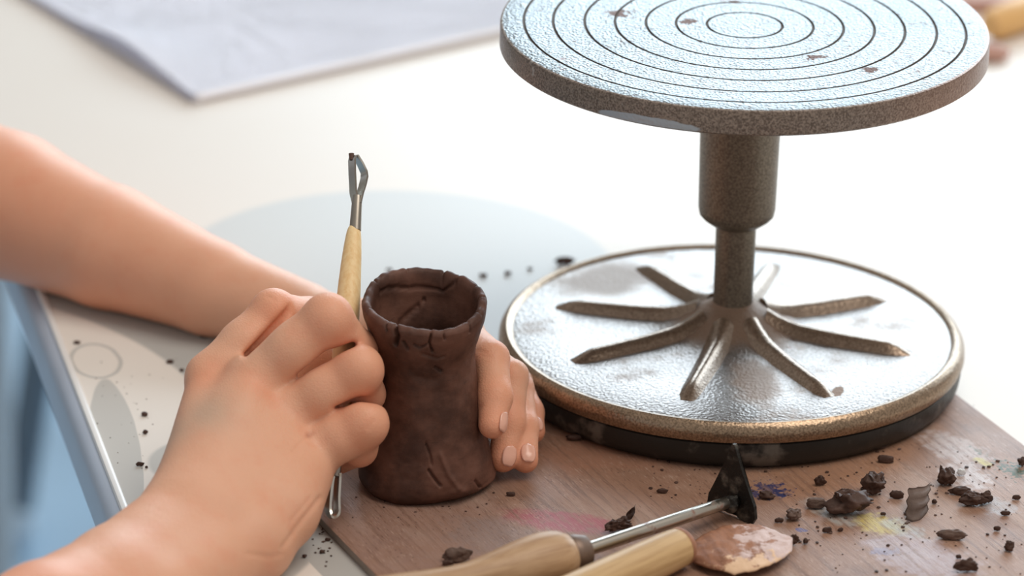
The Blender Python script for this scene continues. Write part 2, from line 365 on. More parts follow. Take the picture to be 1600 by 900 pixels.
# skin
ms = M('skin', 0.48, 0, 0.35)
sn = ms.noise(45, 4, 0.55); fl = ms.attr('flush_shade'); vn = ms.attr('vein_shade')
c = ms.mix(sn, (0.72, 0.375, 0.24), (0.79, 0.455, 0.31))
c = ms.mix(ms.math('MULTIPLY', ms.ramp(ms.noise(85, 4, 0.6, ms.co(loc=(3, 2, 1))), 0.45, 0.75), 0.45), c, (0.74, 0.33, 0.21))
c = ms.mix(ms.math('MULTIPLY', fl, 0.65, clamp=True), c, (0.76, 0.28, 0.155))
c = ms.mix(ms.math('MULTIPLY', vn, 0.75, clamp=True), c, (0.47, 0.36, 0.27))
c = ms.mix(ms.math('MULTIPLY', ms.attr('mark'), 0.65, clamp=True), c, (0.40, 0.15, 0.10))
ms.set('Base Color', c)
ms.set('Subsurface Weight', 0.12); ms.set('Subsurface Radius', (0.006, 0.0022, 0.0012)); ms.set('Subsurface Scale', 0.6)
ms.bump(ms.math('ADD', ms.math('MULTIPLY', ms.vor(1300), 0.8), ms.math('MULTIPLY', ms.noise(240, 5), 1.4)), 0.22, 0.0006)
MAT_SKIN = ms.m
MAT_NAIL = mat_plain('fingernail', (0.80, 0.44, 0.33), 0.22, 0, 0.05, 100, 0, 1, 0, 0.6).m

# ------------------------------------------------------------------ setting: floor, table
bm = bmesh.new(); prism(bm, [(-4, -3), (4, -3), (4, 3.1), (-4, 3.1)], -0.80, -0.75); tag(obj('floor', bm, MAT_FLOOR, smooth=False), 'blue floor seen past the table edge', kind='structure')
MAT_WALL = mat_plain('wall_paint', (0.62, 0.58, 0.53), 0.8, 0, 0.04, 3).m
MAT_FRAME = mat_plain('window_frame_paint', (0.75, 0.75, 0.74), 0.4, 0, 0.03, 5).m
def wall(name, x0, x1, y0, y1, label):
    bm = bmesh.new(); prism(bm, [(x0, y0), (x1, y0), (x1, y1), (x0, y1)], -0.80, 2.6); tag(obj(name, bm, MAT_WALL, smooth=False), label, kind='structure')
wall('wall_back', -4, 4, 3.0, 3.1, 'plain wall with the wide daylight window'); wall('wall_left', -4.1, -4, -3, 3.1, 'plain wall on the left')
bm = bmesh.new()
for x0, x1, z0, z1 in ((-0.51, -0.425, .34, 2.46), (2.975, 3.06, .34, 2.46), (-0.51, 3.06, .34, .425), (-0.51, 3.06, 2.375, 2.46)): prism(bm, [(x0, 2.92), (x1, 2.92), (x1, 3.0), (x0, 3.0)], z0, z1)
tag(obj('window_1', bm, MAT_FRAME, smooth=False), 'wide white framed window in the back wall', kind='structure')

TZ = -0.004
tc0 = LE[0].copy(); tc0.z = 0
def tb(u, v): p = tc0 + ldir * u + lnor * v; return (p.x, p.y)        # u towards the viewer, v into the table
tab = thing('table', (*tb(-0.2, 0.6), -0.75), 'white table with pale grey circles and a grey edge strip', 'table')
U0, U1, V1 = -0.95, 0.50, 1.25
def child(name, bm, mat, parent, smooth=True):
    o = obj(name, bm, mat, parent, smooth); o.matrix_parent_inverse = Matrix.Translation(-Vector(parent.location)); return o
bm = bmesh.new(); prism(bm, [tb(U1, 0.0), tb(U1, V1), tb(U0, V1), tb(U0, 0.0)], TZ - 0.026, TZ, 0.0008)
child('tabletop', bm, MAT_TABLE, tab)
def edge_profile(prof):
    bm = bmesh.new(); rows = []
    for u in np.linspace(U0, U1, 24): rows.append([bm.verts.new((*tb(u, v), z)) for v, z in prof])
    n = len(prof)
    for a, b in zip(rows, rows[1:]):
        for k in range(n): bm.faces.new((a[k], a[(k + 1) % n], b[(k + 1) % n], b[k]))
    bm.faces.new(rows[0]); bm.faces.new(rows[-1][::-1]); return bm
prof = [(-0.0008, TZ - 0.001), (-0.0025, TZ - 0.0012), (-0.0048, TZ - 0.0020), (-0.0066, TZ - 0.0040), (-0.0075, TZ - 0.007), (-0.0075, TZ - 0.022), (-0.0065, TZ - 0.026), (-0.0008, TZ - 0.026)]
tag(child('edge_strip', edge_profile(prof), MAT_EDGE, tab), 'rounded grey edge strip')
child('edge_bead', edge_profile([(0.0018, TZ + 0.0002), (0.0012, TZ + 0.0009), (0.0, TZ + 0.0011), (-0.0012, TZ + 0.0006), (-0.0016, TZ - 0.0009), (0.0018, TZ - 0.0009)]), MAT_BEAD, tab)
for u, v in ((U0 + .08, .08), (U0 + .08, V1 - .08), (U1 - .08, .08), (U1 - .08, V1 - .08)):
    bm = bmesh.new(); x, y = tb(u, v); sweep(bm, [(x, y, -0.75), (x, y, TZ - 0.026)], [0.018, 0.024], 20); child('leg', bm, MAT_TLEG, tab)

# stool whose splayed leg shows past the table edge
sf = on(14, 842, -0.74); st = on(96, 470, -0.56)
sdir = Vector((0.86, 0.51, 0)); sc_ = sf + sdir * 0.19
stool = thing('stool', (sc_.x, sc_.y, -0.75), 'dark steel stool on the blue floor, one splayed leg showing', 'stool')
for k in range(4):
    a = math.atan2(-sdir.y, -sdir.x) + k * math.pi / 2
    foot = Vector((sc_.x + 0.19 * math.cos(a), sc_.y + 0.19 * math.sin(a), -0.745)); top = Vector((sc_.x + 0.11 * math.cos(a), sc_.y + 0.11 * math.sin(a), -0.315))
    bm = bmesh.new(); sweep(bm, [foot, top], [0.014, 0.014], 16); lg = child('leg', bm, MAT_STOOL, stool)
    bm = bmesh.new(); bmesh.ops.create_uvsphere(bm, u_segments=20, v_segments=12, radius=0.021); bmesh.ops.scale(bm, vec=(1, 1, 1.1), verts=bm.verts); bmesh.ops.translate(bm, vec=foot + Vector((0, 0, 0.017)), verts=bm.verts)
    o = obj('foot_cap', bm, MAT_FOOT, lg, 'all'); tag(o, 'pale rounded foot cap')
bm = bmesh.new(); lathe(bm, [(0, -.318), (.15, -.318), (.16, -.312), (.163, -.30), (.155, -.291), (0, -.287)], 48); bmesh.ops.translate(bm, vec=(sc_.x, sc_.y, 0), verts=bm.verts); child('seat', bm, MAT_SEAT, stool)

# white sheets of paper at the back
pc = [on(80, 25, TZ), on(300, 163, TZ), on(800, 52, TZ)]
ev = pc[2] - pc[1]; ev.z = 0; eu = pc[0] - pc[1]; eu.z = 0
NU, NV = 26, 30
def paper(name, zoff, lift, label, shift=(0, 0)):
    bm = bmesh.new(); g = []
    for i in range(NU):
        row = []
        for j in range(NV):
            a, b = i / (NU - 1) * 1.9, j / (NV - 1) * 1.25
            p = pc[1] + eu * a + ev * b
            z = TZ + zoff + lift * (0.010 * math.exp(-(b / 0.16) ** 2) * math.exp(-((a - .45) / .30) ** 2)) + lift * 0.0018 * math.exp(-(b / .05) ** 2)
            z += 0.00003 * noise.noise(Vector((a * 3, b * 3, zoff * 900)))
            row.append(bm.verts.new((p.x + shift[0], p.y + shift[1], z)))
        g.append(row)
    for i in range(NU - 1):
        for j in range(NV - 1): bm.faces.new((g[i][j], g[i + 1][j], g[i + 1][j + 1], g[i][j + 1]))
    bmesh.ops.solidify(bm, geom=list(bm.faces), thickness=0.0006)
    return bm
pp = thing('folded_paper', (pc[1].x, pc[1].y, TZ), 'large white folded sheet of paper lying at the back of the table', 'paper')
child('lower_fold', paper('a', 0.0018, 0.15, ''), MAT_PAPER, pp)
child('upper_fold', paper('b', 0.0042, 0.65, ''), MAT_PAPER, pp)
bm = bmesh.new(); q0 = pc[1] + ev * 0.012; q1 = pc[1] + ev * 1.2
sweep(bm, [(q0.x, q0.y, TZ + .0031), (q1.x, q1.y, TZ + .0031)], [0.0023, 0.0019], 16); child('fold', bm, MAT_PAPER, pp)

# blurred things at the far right, behind the wheel head
MAT_TERRA = mat_plain('pinkish_terracotta', (0.48, 0.27, 0.215), 0.6, 0, 0.08).m
MAT_ORANGE = mat_plain('orange_wood', (0.74, 0.44, 0.17), 0.5, 0, 0.06).m
p = on(1590, 30, TZ); q = on(1590, 110, TZ)
def slab(name, x0, y0, x1, y1, depth, h, mat, label, cat, bev=0.001):
    a, b = on(x0, y0, TZ), on(x1, y1, TZ); d = (b - a); d.z = 0; n = Vector((-d.y, d.x, 0)).normalized() * depth
    P = [a, b, b + n, a + n]; bm = bmesh.new(); prism(bm, [(v.x - a.x, v.y - a.y) for v in P], 0, h, bev); o = obj(name, bm, mat); o.location = (a.x, a.y, TZ); return tag(o, label, cat)
slab('clay_block', 1490, 22, 1720, 20, 0.16, 0.007, MAT_TERRA, 'pinkish brown flat clay block at the far back right, behind the wheel head', 'clay')
bm = bmesh.new(); a, b = on(1545, 66, TZ), on(1640, 30, TZ); d = b - a
sweep(bm, [Vector((0, 0, .0095)), d * .1 + Vector((0, 0, .0095)), d * .5 + Vector((0, 0, .0095)), d + Vector((0, 0, .0095))], [0.006, 0.009, 0.0095, 0.008], 20)
o = obj('wooden_tool', bm, MAT_ORANGE); o.location = a; tag(o, 'orange wooden tool handle behind the right rim of the wheel head', 'tool')
bm = bmesh.new(); bmesh.ops.create_icosphere(bm, subdivisions=3, radius=0.008); bmesh.ops.scale(bm, vec=(1.3, .9, .6), verts=bm.verts)
for v in bm.verts: v.co *= 1 + 0.25 * noise.noise(v.co * 180)
o = obj('clay_lump', bm, MAT_TERRA); p = on(1550, 93, TZ); o.location = (p.x, p.y, TZ + .0042); tag(o, 'small pinkish clay lump just beyond the right side of the wheel head', 'clay')

# ------------------------------------------------------------------ board
e0 = 0.026                                   # back edge, measured along -BD from the wheel axis
vL, vR = -0.2285, 0.0844
bm = bmesh.new(); prism(bm, [(vL, -0.42), (vR, -0.42), (vR, e0), (vL, e0)], -0.0038, 0.0, 0.0006)
for f in bm.faces:
    if abs(f.normal.z) < 0.5: f.material_index = 1
board = obj('plywood_board', bm, [MAT_BOARD, MAT_BOARD_EDGE]); board.rotation_euler = (0, 0, BANG)
tag(board, 'paint-stained brown plywood board under the pot and the banding wheel', 'board')

# ------------------------------------------------------------------ banding wheel
wheel = thing('banding_wheel', (0, 0, 0), 'grey-brown metal banding wheel with ringed round head on a ribbed base', 'turntable')
RT, ZT, TH = 0.107, 0.1672, 0.0115
prof, mats = [(0.0, ZT)], []
def seg_(r, z, m): prof.append((r, z)); mats.append(m)
for r in (0.0165, 0.0300, 0.0432, 0.0567, 0.0700, 0.0838, 0.0966):
    seg_(r - 0.00065, ZT, 0); seg_(r - 0.0004, ZT - 0.0009, 1); seg_(r + 0.0004, ZT - 0.0009, 1); seg_(r + 0.00065, ZT, 1)
seg_(RT - 0.0012, ZT, 0); seg_(RT - 0.0003, ZT - 0.0004, 2); seg_(RT, ZT - 0.0014, 2); seg_(RT, ZT - TH + 0.001, 2); seg_(RT - 0.0012, ZT - TH, 2)
seg_(RT - 0.004, ZT - TH, 2); seg_(0.030, ZT - TH - 0.001, 2); seg_(0.0, ZT - TH - 0.001, 2)
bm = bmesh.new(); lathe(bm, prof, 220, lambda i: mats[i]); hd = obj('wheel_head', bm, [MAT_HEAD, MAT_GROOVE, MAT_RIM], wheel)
tag(hd, 'round head with incised rings')
bm = bmesh.new(); zb = 0.0775
lathe(bm, [(0.0, ZT - TH - .0012), (0.0190, ZT - TH - .0012), (0.0183, ZT - TH - .004), (0.0172, zb + .004), (0.0166, zb + .001), (0.0150, zb - .0008), (0.0105, zb - .0042), (0.0096, zb - .0046), (0, zb - .0046)], 72)
obj('sleeve', bm, MAT_COLUMN, wheel)
bm = bmesh.new(); lathe(bm, [(0, zb), (0.0090, zb), (0.0089, 0.034), (0, 0.034)], 56); obj('shaft', bm, MAT_COLUMN, wheel)
ZB = 0.0215
bm = bmesh.new()
lathe(bm, [(0.0, 0.037), (0.0088, 0.0365), (0.0096, 0.0355), (0.0115, 0.0345), (0.017, 0.0312), (0.0235, 0.0272), (0.031, 0.0244), (0.045, ZB + .0016), (0.075, ZB + .0008), (0.0965, ZB - .0002), (0.0985, ZB - .0006)], 200)
obj('base_plate', bm, MAT_BASE, wheel)
bm = bmesh.new()
lathe(bm, [(0.0980, ZB - .0008), (0.0992, ZB + .0004), (0.1012, ZB + .0008), (0.1032, ZB - .0004), (0.1045, ZB - .0030), (0.1047, ZB - .0060), (0.1040, ZB - .0078), (0.1025, ZB - .0084), (0.097, ZB - .0084)], 200)
tag(obj('base_rim', bm, MAT_LIP, wheel), 'worn golden rim')
bm = bmesh.new()
lathe(bm, [(0.096, ZB - .0080), (0.1022, ZB - .0082), (0.1034, ZB - .0090), (0.1036, ZB - .0125), (0.1028, 0.0050), (0.1008, 0.0015), (0.0985, 0.0002), (0.090, 0.0002), (0.088, 0.006), (0.088, ZB - .0080)], 200)
for v in bm.verts:
    a = math.atan2(v.co.y, v.co.x); k = 1 + 0.0028 * noise.noise(Vector((math.cos(a) * 9, math.sin(a) * 9, v.co.z * 160))); v.co.x *= k; v.co.y *= k
tag(obj('rubber_foot', bm, MAT_RUBBER, wheel), 'black rubber foot ring')
for k in range(8):
    a = math.radians(29 - 45 * k)
    bm = bmesh.new(); rows = []
    for t in np.linspace(0, 1, 14):
        r = 0.016 + t * 0.066
        base = np.interp(r, [0.016, .0225, .03, .045, .075, .0965], [.0295, .0262, .0242, ZB + .0016, ZB + .0008, ZB])
        hw = np.interp(t, [0, .3, .9, 1], [.0075, .0064, .0052, .0042]); h = np.interp(t, [0, .3, .88, 1], [.0050, .0048, .0040, 0.0])
        row = []
        for s_, zz in ((-1, -.0006), (-.55, .50), (-.30, .90), (0, 1), (.30, .90), (.55, .50), (1, -.0006)):
            row.append(bm.verts.new((r, s_ * hw, base + (h * zz if zz > 0 else zz))))
        rows.append(row)
    for x, y in zip(rows, rows[1:]):
        for j in range(6): bm.faces.new((x[j], y[j], y[j + 1], x[j + 1]))
    bm.faces.new(rows[-1]); bm.faces.new(rows[0][::-1])
    bmesh.ops.rotate(bm, verts=bm.verts, matrix=Matrix.Rotation(a, 3, 'Z'))
    obj('rib', bm, MAT_RIB, wheel)

# ------------------------------------------------------------------ clay pot
PC = on(668, 750, 0); PC.z = 0
NT, H = 420, 0.0795
th = np.linspace(0, 2 * np.pi, NT, endpoint=False)
outer = smoothcurve([(.0, .0265), (.004, .0290), (.012, .0282), (.022, .0258), (.036, .0228), (.050, .0212), (.060, .0214), (.068, .0236), (.075, .0256), (.0795, .0264)], 130)
rim = [(.0809, .0256), (.0813, .0243), (.0806, .0230), (.0785, .0222)]
inner = smoothcurve([(.0775, .0220), (.070, .0208), (.060, .0180), (.045, .0175), (.025, .0190), (.012, .019), (.009, .012), (.0085, .001)], 60)
rows = np.vstack([[(.0, .001), (.0, .012), (.0, .022)], outer, rim, inner])
Z, Rr = rows[:, 0][:, None] * np.ones(NT), rows[:, 1][:, None] * np.ones(NT)
TT = np.ones(len(rows))[:, None] * th[None]
isout = (np.arange(len(rows)) < 3 + len(outer))[:, None] * np.ones(NT)
isrim = np.exp(-((Z - .081) / .006) ** 2)
def vn(a, b, c, s):
    return np.array([[noise.noise(Vector((a[i, j], b[i, j], c[i, j])) * s) for j in range(NT)] for i in range(a.shape[0])])
X0, Y0 = np.cos(TT), np.sin(TT)
nz1 = vn(X0, Y0, Z * 28, 1.3); nz2 = vn(X0 + 4, Y0, Z * 60, 3.2); nz3 = vn(X0 + 9, Y0, Z * 70, 7.0)
Rn = Rr + (0.0010 * nz1 + 0.00035 * nz2 + 0.00012 * nz3) * np.clip(Rr / .012, 0, 1)
# squashed clay fold low on the right front, dents, rim tears and cracks: (theta in degrees, z) polylines
def seg_d(p, q):
    ax, az = np.radians(p[0]) * .025, p[1]; bx, bz = np.radians(q[0]) * .025, q[1]
    dt = (TT - np.pi * 0) ; px = ((np.degrees(dt) + 540) % 360 - 180 + 360) % 360
    px = np.radians(px) * .025; pz = Z
    ux, uz = bx - ax, bz - az; L = ux * ux + uz * uz
    t = np.clip(((px - ax) * ux + (pz - az) * uz) / L, 0, 1)
    return np.hypot(px - ax - t * ux, pz - az - t * uz)
def crack(poly, wid, dep, side=1):
    global Rn
    d = np.min([seg_d(p, q) for p, q in zip(poly, poly[1:])], axis=0)
    m = isout if side > 0 else (1 - isout)
    Rn = Rn - side * dep * np.exp(-(d / wid) ** 2) * m
crack([(278, .0812), (276, .076), (279, .0715)], .00045, .0024)
crack([(276, .076), (268, .0735)], .0004, .0016)
crack([(243, .0812), (246, .077), (243, .073)], .0008, .0034)
crack([(252, .075), (255, .072)], .0006, .0018)
crack([(232, .0812), (235, .078)], .0004, .0018)
crack([(262, .0745), (266, .0735)], .0005, .0016)
crack([(288, .0812), (290, .078)], .0004, .0014)
crack([(320, .0812), (318, .077)], .0004, .0016)
crack([(270, .0700), (284, .0675), (291, .0680)], .0008, .0009)
crack([(283, .0625), (290, .0600)], .0007, .0015)
crack([(262, .0575), (285, .0560)], .0018, .0006)
crack([(273, .0175), (279, .0130), (283, .0105)], .0005, .0018)
crack([(271, .0285), (275, .0235), (276, .0200)], .00045, .0010)
crack([(285, .0240), (291, .0150), (299, .0085)], .0010, -.0009)
crack([(296, .0070), (304, .0065)], .0018, -.0010)
crack([(318, .0090), (325, .0040)], .0006, .0012)
crack([(110, .0812), (112, .074)], .0005, .0016)
crack([(55, .0812), (57, .076)], .0005, .0018); crack([(72, .0812), (70, .073)], .0004, .0014)
crack([(128, .0620), (112, .0645), (100, .0670)], .0009, .0013, -1)
crack([(94, .0690), (92, .0692)], .0006, .0016, -1)
crack([(55, .079), (70, .074), (110, .0745), (150, .077)], .0006, .0012, -1)
for a in (5, 28, 55, 72, 110, 150, 200, 232, 243, 278, 320, 340):      # rim torn into short lips
    d = np.abs((np.degrees(TT) - a + 180) % 360 - 180)
    Z = Z - isrim * (0.0004 + .0006 * ((a * 7) % 3 == 0)) * np.exp(-(d / 1.5) ** 2)
Z = Z + isrim * (0.0007 * nz2 + 0.0006 * np.sin(TT * 3 + 1) + .0005 * nz3)
base_k = np.exp(-(Z / .006) ** 2)
Z = np.where(Z > .02, .02 + (Z - .02) * 1.038, Z)
Rn = Rn * (1 + base_k * (0.05 * np.sin(2 * TT + 0.6) + 0.03 * np.sin(3 * TT + 2)))
Xp, Yp = Rn * np.cos(TT), Rn * np.sin(TT)
Zp = Z + (Z / H) * (0.15 * Yp - 0.02 * Xp)                            # rim leans to the viewer
Zp += np.exp(-(Z / .004) ** 2) * np.clip(np.sin(TT + 1.9), 0, 1) * 0.0016 * (Rr > .02)   # bottom edge lifted at the front right
Yp = Yp + 0.02 * Z; Xp = Xp - 0.03 * Z
bm = bmesh.new()
V = [[bm.verts.new((Xp[i, j], Yp[i, j], max(Zp[i, j], 0.0))) for j in range(NT)] for i in range(len(rows))]
for i in range(len(rows) - 1):
    for j in range(NT): bm.faces.new((V[i][j], V[i][(j + 1) % NT], V[i + 1][(j + 1) % NT], V[i + 1][j]))
bm.faces.new(V[0][::-1]); bm.faces.new(V[-1])
pot = obj('clay_pot', bm, MAT_POT, None, 'all'); pot.location = PC
tag(pot, 'dark brown hand-built clay pot with a cracked rim, held between the two hands', 'pot')

# ------------------------------------------------------------------ arms and hands: one smooth surface grown from a distance field
def pxr(r, d): return r * d / F_PX
def J(x, y, d, r): p = at(x, y, d); return (np.array(p), pxr(r, d))
class Field:
    def __init__(s, lo, hi, h):
        s.lo, s.h = np.array(lo), h; s.n = np.ceil((np.array(hi) - s.lo) / h).astype(int) + 1
        s.ax = [s.lo[k] + h * np.arange(s.n[k]) for k in range(3)]
    def new(s): return np.full(s.n, 1.0, np.float32)
    def cone(s, D, a, b, k=0.003, sq=None):
        (p, ra), (q, rb) = a, b; m = max(ra, rb) + 0.012 + k
        lo = np.minimum(p, q) - m; hi = np.maximum(p, q) + m
        i0 = np.clip(np.floor((lo - s.lo) / s.h).astype(int), 0, s.n); i1 = np.clip(np.ceil((hi - s.lo) / s.h).astype(int) + 1, 0, s.n)
        if (i1 <= i0).any(): return
        X, Y, Zz = np.meshgrid(*[s.ax[j][i0[j]:i1[j]].astype(np.float32) for j in range(3)], indexing='ij')
        d = (q - p).astype(np.float32); L = float(d @ d) + 1e-12
        px_, py_, pz_ = X - p[0], Y - p[1], Zz - p[2]
        t = np.clip((px_ * d[0] + py_ * d[1] + pz_ * d[2]) / L, 0, 1)
        dist = np.sqrt((px_ - t * d[0]) ** 2 + (py_ - t * d[1]) ** 2 + (pz_ - t * d[2]) ** 2) - (ra + t * (rb - ra))
        sl = tuple(slice(i0[j], i1[j]) for j in range(3)); o = D[sl]
        D[sl] = smin(o, dist, k)
    def chain(s, D, js, k=0.003):
        for a, b in zip(js, js[1:]): s.cone(D, a, b, k)
def smin(a, b, k):
    if k <= 0: return np.minimum(a, b)
    h = np.maximum(k - np.abs(a - b), 0) / k
    return np.minimum(a, b) - h * h * k * 0.25
def surface_nets(D, lo, h):
    ins = D < 0
    c = np.zeros(np.array(D.shape) - 1, np.int8)
    for i in (0, 1):
        for j in (0, 1):
            for k in (0, 1): c += ins[i:i + c.shape[0], j:j + c.shape[1], k:k + c.shape[2]]
    act = (c > 0) & (c < 8); idx = np.full(c.shape, -1, np.int64); I = np.argwhere(act); idx[act] = np.arange(len(I))
    acc = np.zeros((len(I), 3)); cnt = np.zeros(len(I))
    corners = [(i, j, k) for i in (0, 1) for j in (0, 1) for k in (0, 1)]
    for a in corners:
        for b in corners:
            if sum(abs(x - y) for x, y in zip(a, b)) == 1 and a < b:
                va = D[tuple((I + a).T)]; vb = D[tuple((I + b).T)]; m = (va < 0) != (vb < 0)
                t = np.where(m, va / np.where(m, va - vb, 1), 0)
                pos = np.array(a) + t[:, None] * (np.array(b) - np.array(a)); acc += pos * m[:, None]; cnt += m
    P = np.array(lo) + h * (I + acc / cnt[:, None])
    quads = []
    for ax in range(3):
        o1, o2 = [k for k in range(3) if k != ax]
        sl0 = [slice(1, -1)] * 3; sl0[ax] = slice(0, -1); sl1 = [slice(1, -1)] * 3; sl1[ax] = slice(1, None)
        A, B = ins[tuple(sl0)], ins[tuple(sl1)]
        E = np.argwhere(A != B)
        if not len(E): continue
        fl_ = A[tuple(E.T)]; E = E.copy(); E[:, o1] += 1; E[:, o2] += 1
        e1 = np.zeros(3, int); e1[o1] = 1; e2 = np.zeros(3, int); e2[o2] = 1
        q = np.stack([idx[tuple((E - e1 - e2).T)], idx[tuple((E - e2).T)], idx[tuple(E.T)], idx[tuple((E - e1).T)]], 1)
        flip = fl_ if ax != 1 else ~fl_
        q[~flip] = q[~flip][:, ::-1]; quads.append(q)
    return P, np.vstack(quads)
def grow(name, fld, D, parent, flush_shade, vein_shade=(), marks=(), creases=()):
    for _ in range(1):                                                # soften
        D2 = D.copy()
        D2[1:-1, 1:-1, 1:-1] = (D[1:-1, 1:-1, 1:-1] * 2 + (D[2:, 1:-1, 1:-1] + D[:-2, 1:-1, 1:-1] + D[1:-1, 2:, 1:-1] + D[1:-1, :-2, 1:-1] + D[1:-1, 1:-1, 2:] + D[1:-1, 1:-1, :-2])) / 8
        D = D2
    P, Q = surface_nets(D, fld.lo, fld.h)
    if creases:                                                       # skin folds pressed into the surface
        gq = np.stack(np.gradient(D, fld.h), -1); ii = np.clip(np.round((P - fld.lo) / fld.h).astype(int), 0, np.array(D.shape) - 1)
        N = gq[tuple(ii.T)]; N = N / (np.linalg.norm(N, axis=1, keepdims=True) + 1e-9)
        for poly, wid, dep in creases:
            q = [np.array(at(*p_)) for p_ in poly]; best = np.full(len(P), 9.0)
            for a_, b_ in zip(q, q[1:]):
                u_ = b_ - a_; t_ = np.clip(((P - a_) @ u_) / (u_ @ u_), 0, 1); w_ = P - a_ - t_[:, None] * u_
                w_ = w_ - np.outer(w_ @ fw, fw); best = np.minimum(best, np.linalg.norm(w_, axis=1))
            P = P - N * (dep * np.exp(-(best / wid) ** 2) * ((N @ fw) < 0.1))[:, None]
    me = bpy.data.meshes.new(name); me.from_pydata(P.tolist(), [], Q.tolist()); me.update()
    me.polygons.foreach_set('use_smooth', [True] * len(me.polygons))
    def field(lst):
        f = np.zeros(len(P))
        for c, r in lst: f = np.maximum(f, np.exp(-(np.linalg.norm(P - np.array(c), axis=1) / r) ** 2))
        return f
    for nm, lst in (('flush_shade', flush_shade), ('vein_shade', vein_shade), ('mark', marks)):
        a = me.attributes.new(nm, 'FLOAT', 'POINT'); a.data.foreach_set('value', field(lst).astype(np.float32))
    o = link(name, me, MAT_SKIN, parent); o.matrix_parent_inverse = Matrix.Translation(-Vector(parent.location)); return o

person = thing('person', tuple(at(-250, 700, 1.95)), 'person reaching in from the left, bare arms, shaping the brown pot with a loop tool', 'person')

# right arm: dagger grip on the loop tool, back of the hand to the viewer
WR, WU, WM = J(295, 795, 1.917, 60), J(388, 842, 1.915, 64), J(340, 815, 1.918, 62)
RI, RM, RR, RP = J(327, 588, 1.966, 36), J(395, 594, 1.957, 38), J(446, 650, 1.956, 38), J(488, 706, 1.954, 38)
def sub(j, s_): return (j[0], j[1] * s_)
fingers = {
 'index': [RI, J(381, 537, 1.972, 36), J(427, 488, 1.978, 33), J(484, 492, 1.997, 26), J(524, 500, 1.999, 22)],
 'middle': [RM, J(455, 545, 1.954, 40), J(512, 499, 1.952, 37), J(560, 546, 1.963, 28), J(566, 588, 1.984, 22)],
 'ring': [RR, J(505, 613, 1.952, 38), J(560, 578, 1.950, 36), J(574, 616, 1.966, 26), J(548, 632, 1.988, 22)],
 'pinky': [RP, J(530, 683, 1.950, 37), J(569, 662, 1.948, 35), J(562, 702, 1.962, 25), J(528, 722, 1.984, 20)],
}
fr = Field((-0.47, -0.36, -0.012), (-0.135, -0.06, 0.135), 0.00095)
palm = fr.new()
for a, b in ((WR, RI), (WM, RM), (WM, RR), (WU, RP), (WR, RM), (WU, RR)): fr.cone(palm, a, sub(b, .84), 0.010)
for a, b in ((J(330, 740, 1.945, 50), J(350, 640, 1.972, 42)), (J(420, 770, 1.945, 56), J(470, 715, 1.966, 44)), (J(450, 800, 1.928, 46), J(464, 745, 1.945, 44)), (J(380, 720, 1.955, 55), J(420, 660, 1.97, 48))): fr.cone(palm, a, b, 0.012)
fr.chain(palm, [J(20, 1090, 1.815, 92), J(235, 945, 1.868, 74), WU], 0.006)
fr.chain(palm, [J(-90, 1030, 1.80, 84), J(60, 955, 1.838, 72), J(170, 888, 1.878, 60), WR], 0.006)
fr.chain(palm, [J(-260, 1165, 1.73, 105), J(-40, 1050, 1.80, 94), J(180, 920, 1.868, 74), WM], 0.006)
D = palm.copy(); thumb = fr.new()
fr.chain(thumb, [J(335, 745, 1.955, 48), J(385, 655, 1.992, 40), J(448, 590, 2.006, 32), J(492, 562, 2.004, 26), J(505, 556, 2.002, 24)], 0.006)
D = np.minimum(D, smin(palm, thumb, 0.010))
for js in fingers.values():
    f = fr.new(); fr.chain(f, js, 0.004)
    for j in js[2:3]: fr.cone(f, (j[0] + np.array((0, -.0008, .001)), j[1] * 0.98), (j[0], j[1]), 0.003)
    g = smin(palm, f, 0.0055); D = smin(D, g, 0.0005)
red_spots = [(js[2][0], 0.013) for js in fingers.values()] + [(js[3][0], 0.011) for js in fingers.values()] + [(js[4][0], .011) for js in fingers.values()] + [(RI[0] + np.array((0, -.01, 0)), .009), (RM[0] + np.array((0, -.01, 0)), .008)]
red_spots += [(np.array(at(10, 900, 1.80)), 0.05)]
vein_shade = [(np.array(at(x, y, 1.935)), .012) for x, y in ((300, 690), (285, 720), (300, 740), (330, 660))]  # greyish shadow on the back of the hand, painted together with the vein tint
marks = [(np.array(at(x, y, 1.9415)), .0016) for x, y in ((487, 675), (481, 682), (474, 689), (467, 696), (461, 703))]
folds = [([(502, 776, 1.94), (474, 812, 1.94), (449, 848, 1.94)], .0011, .0007), ([(446, 860, 1.93), (428, 864, 1.93), (396, 856, 1.93)], .0010, .0004), ([(488, 775, 1.94), (462, 806, 1.94)], .0009, .00035),
         ([(486, 676, 1.94), (460, 703, 1.94)], .0007, .0004), ([(430, 470, 1.97), (418, 462, 1.97)], .0006, .0003), ([(585, 655, 1.95), (578, 668, 1.95)], .0008, .0003)]
def slit(poly, r_px, zlim):                                            # gap between two neighbouring fingers
    global D
    X, Y, Zz = np.meshgrid(*[a.astype(np.float32) - np.float32(c_) for a, c_ in zip(fr.ax, CAM)], indexing='ij')
    dep = X * fw[0] + Y * fw[1] + Zz * fw[2]; px_ = 800 + F_PX * (X * CR[0] + Y * CR[1] + Zz * CR[2]) / dep; py_ = 450 - F_PX * (X * CU[0] + Y * CU[1] + Zz * CU[2]) / dep
    best = np.full(D.shape, 1e3, np.float32)
    for (ax_, ay_, ra_), (bx_, by_, rb_) in zip(poly, poly[1:]):
        ux, uy = bx_ - ax_, by_ - ay_; t_ = np.clip(((px_ - ax_) * ux + (py_ - ay_) * uy) / (ux * ux + uy * uy), 0, 1)
        best = np.minimum(best, np.hypot(px_ - ax_ - t_ * ux, py_ - ay_ - t_ * uy) - (ra_ + t_ * (rb_ - ra_)) * r_px)
    D = -smin(-D, np.maximum(best * dep / F_PX, dep - zlim), 0.0022)
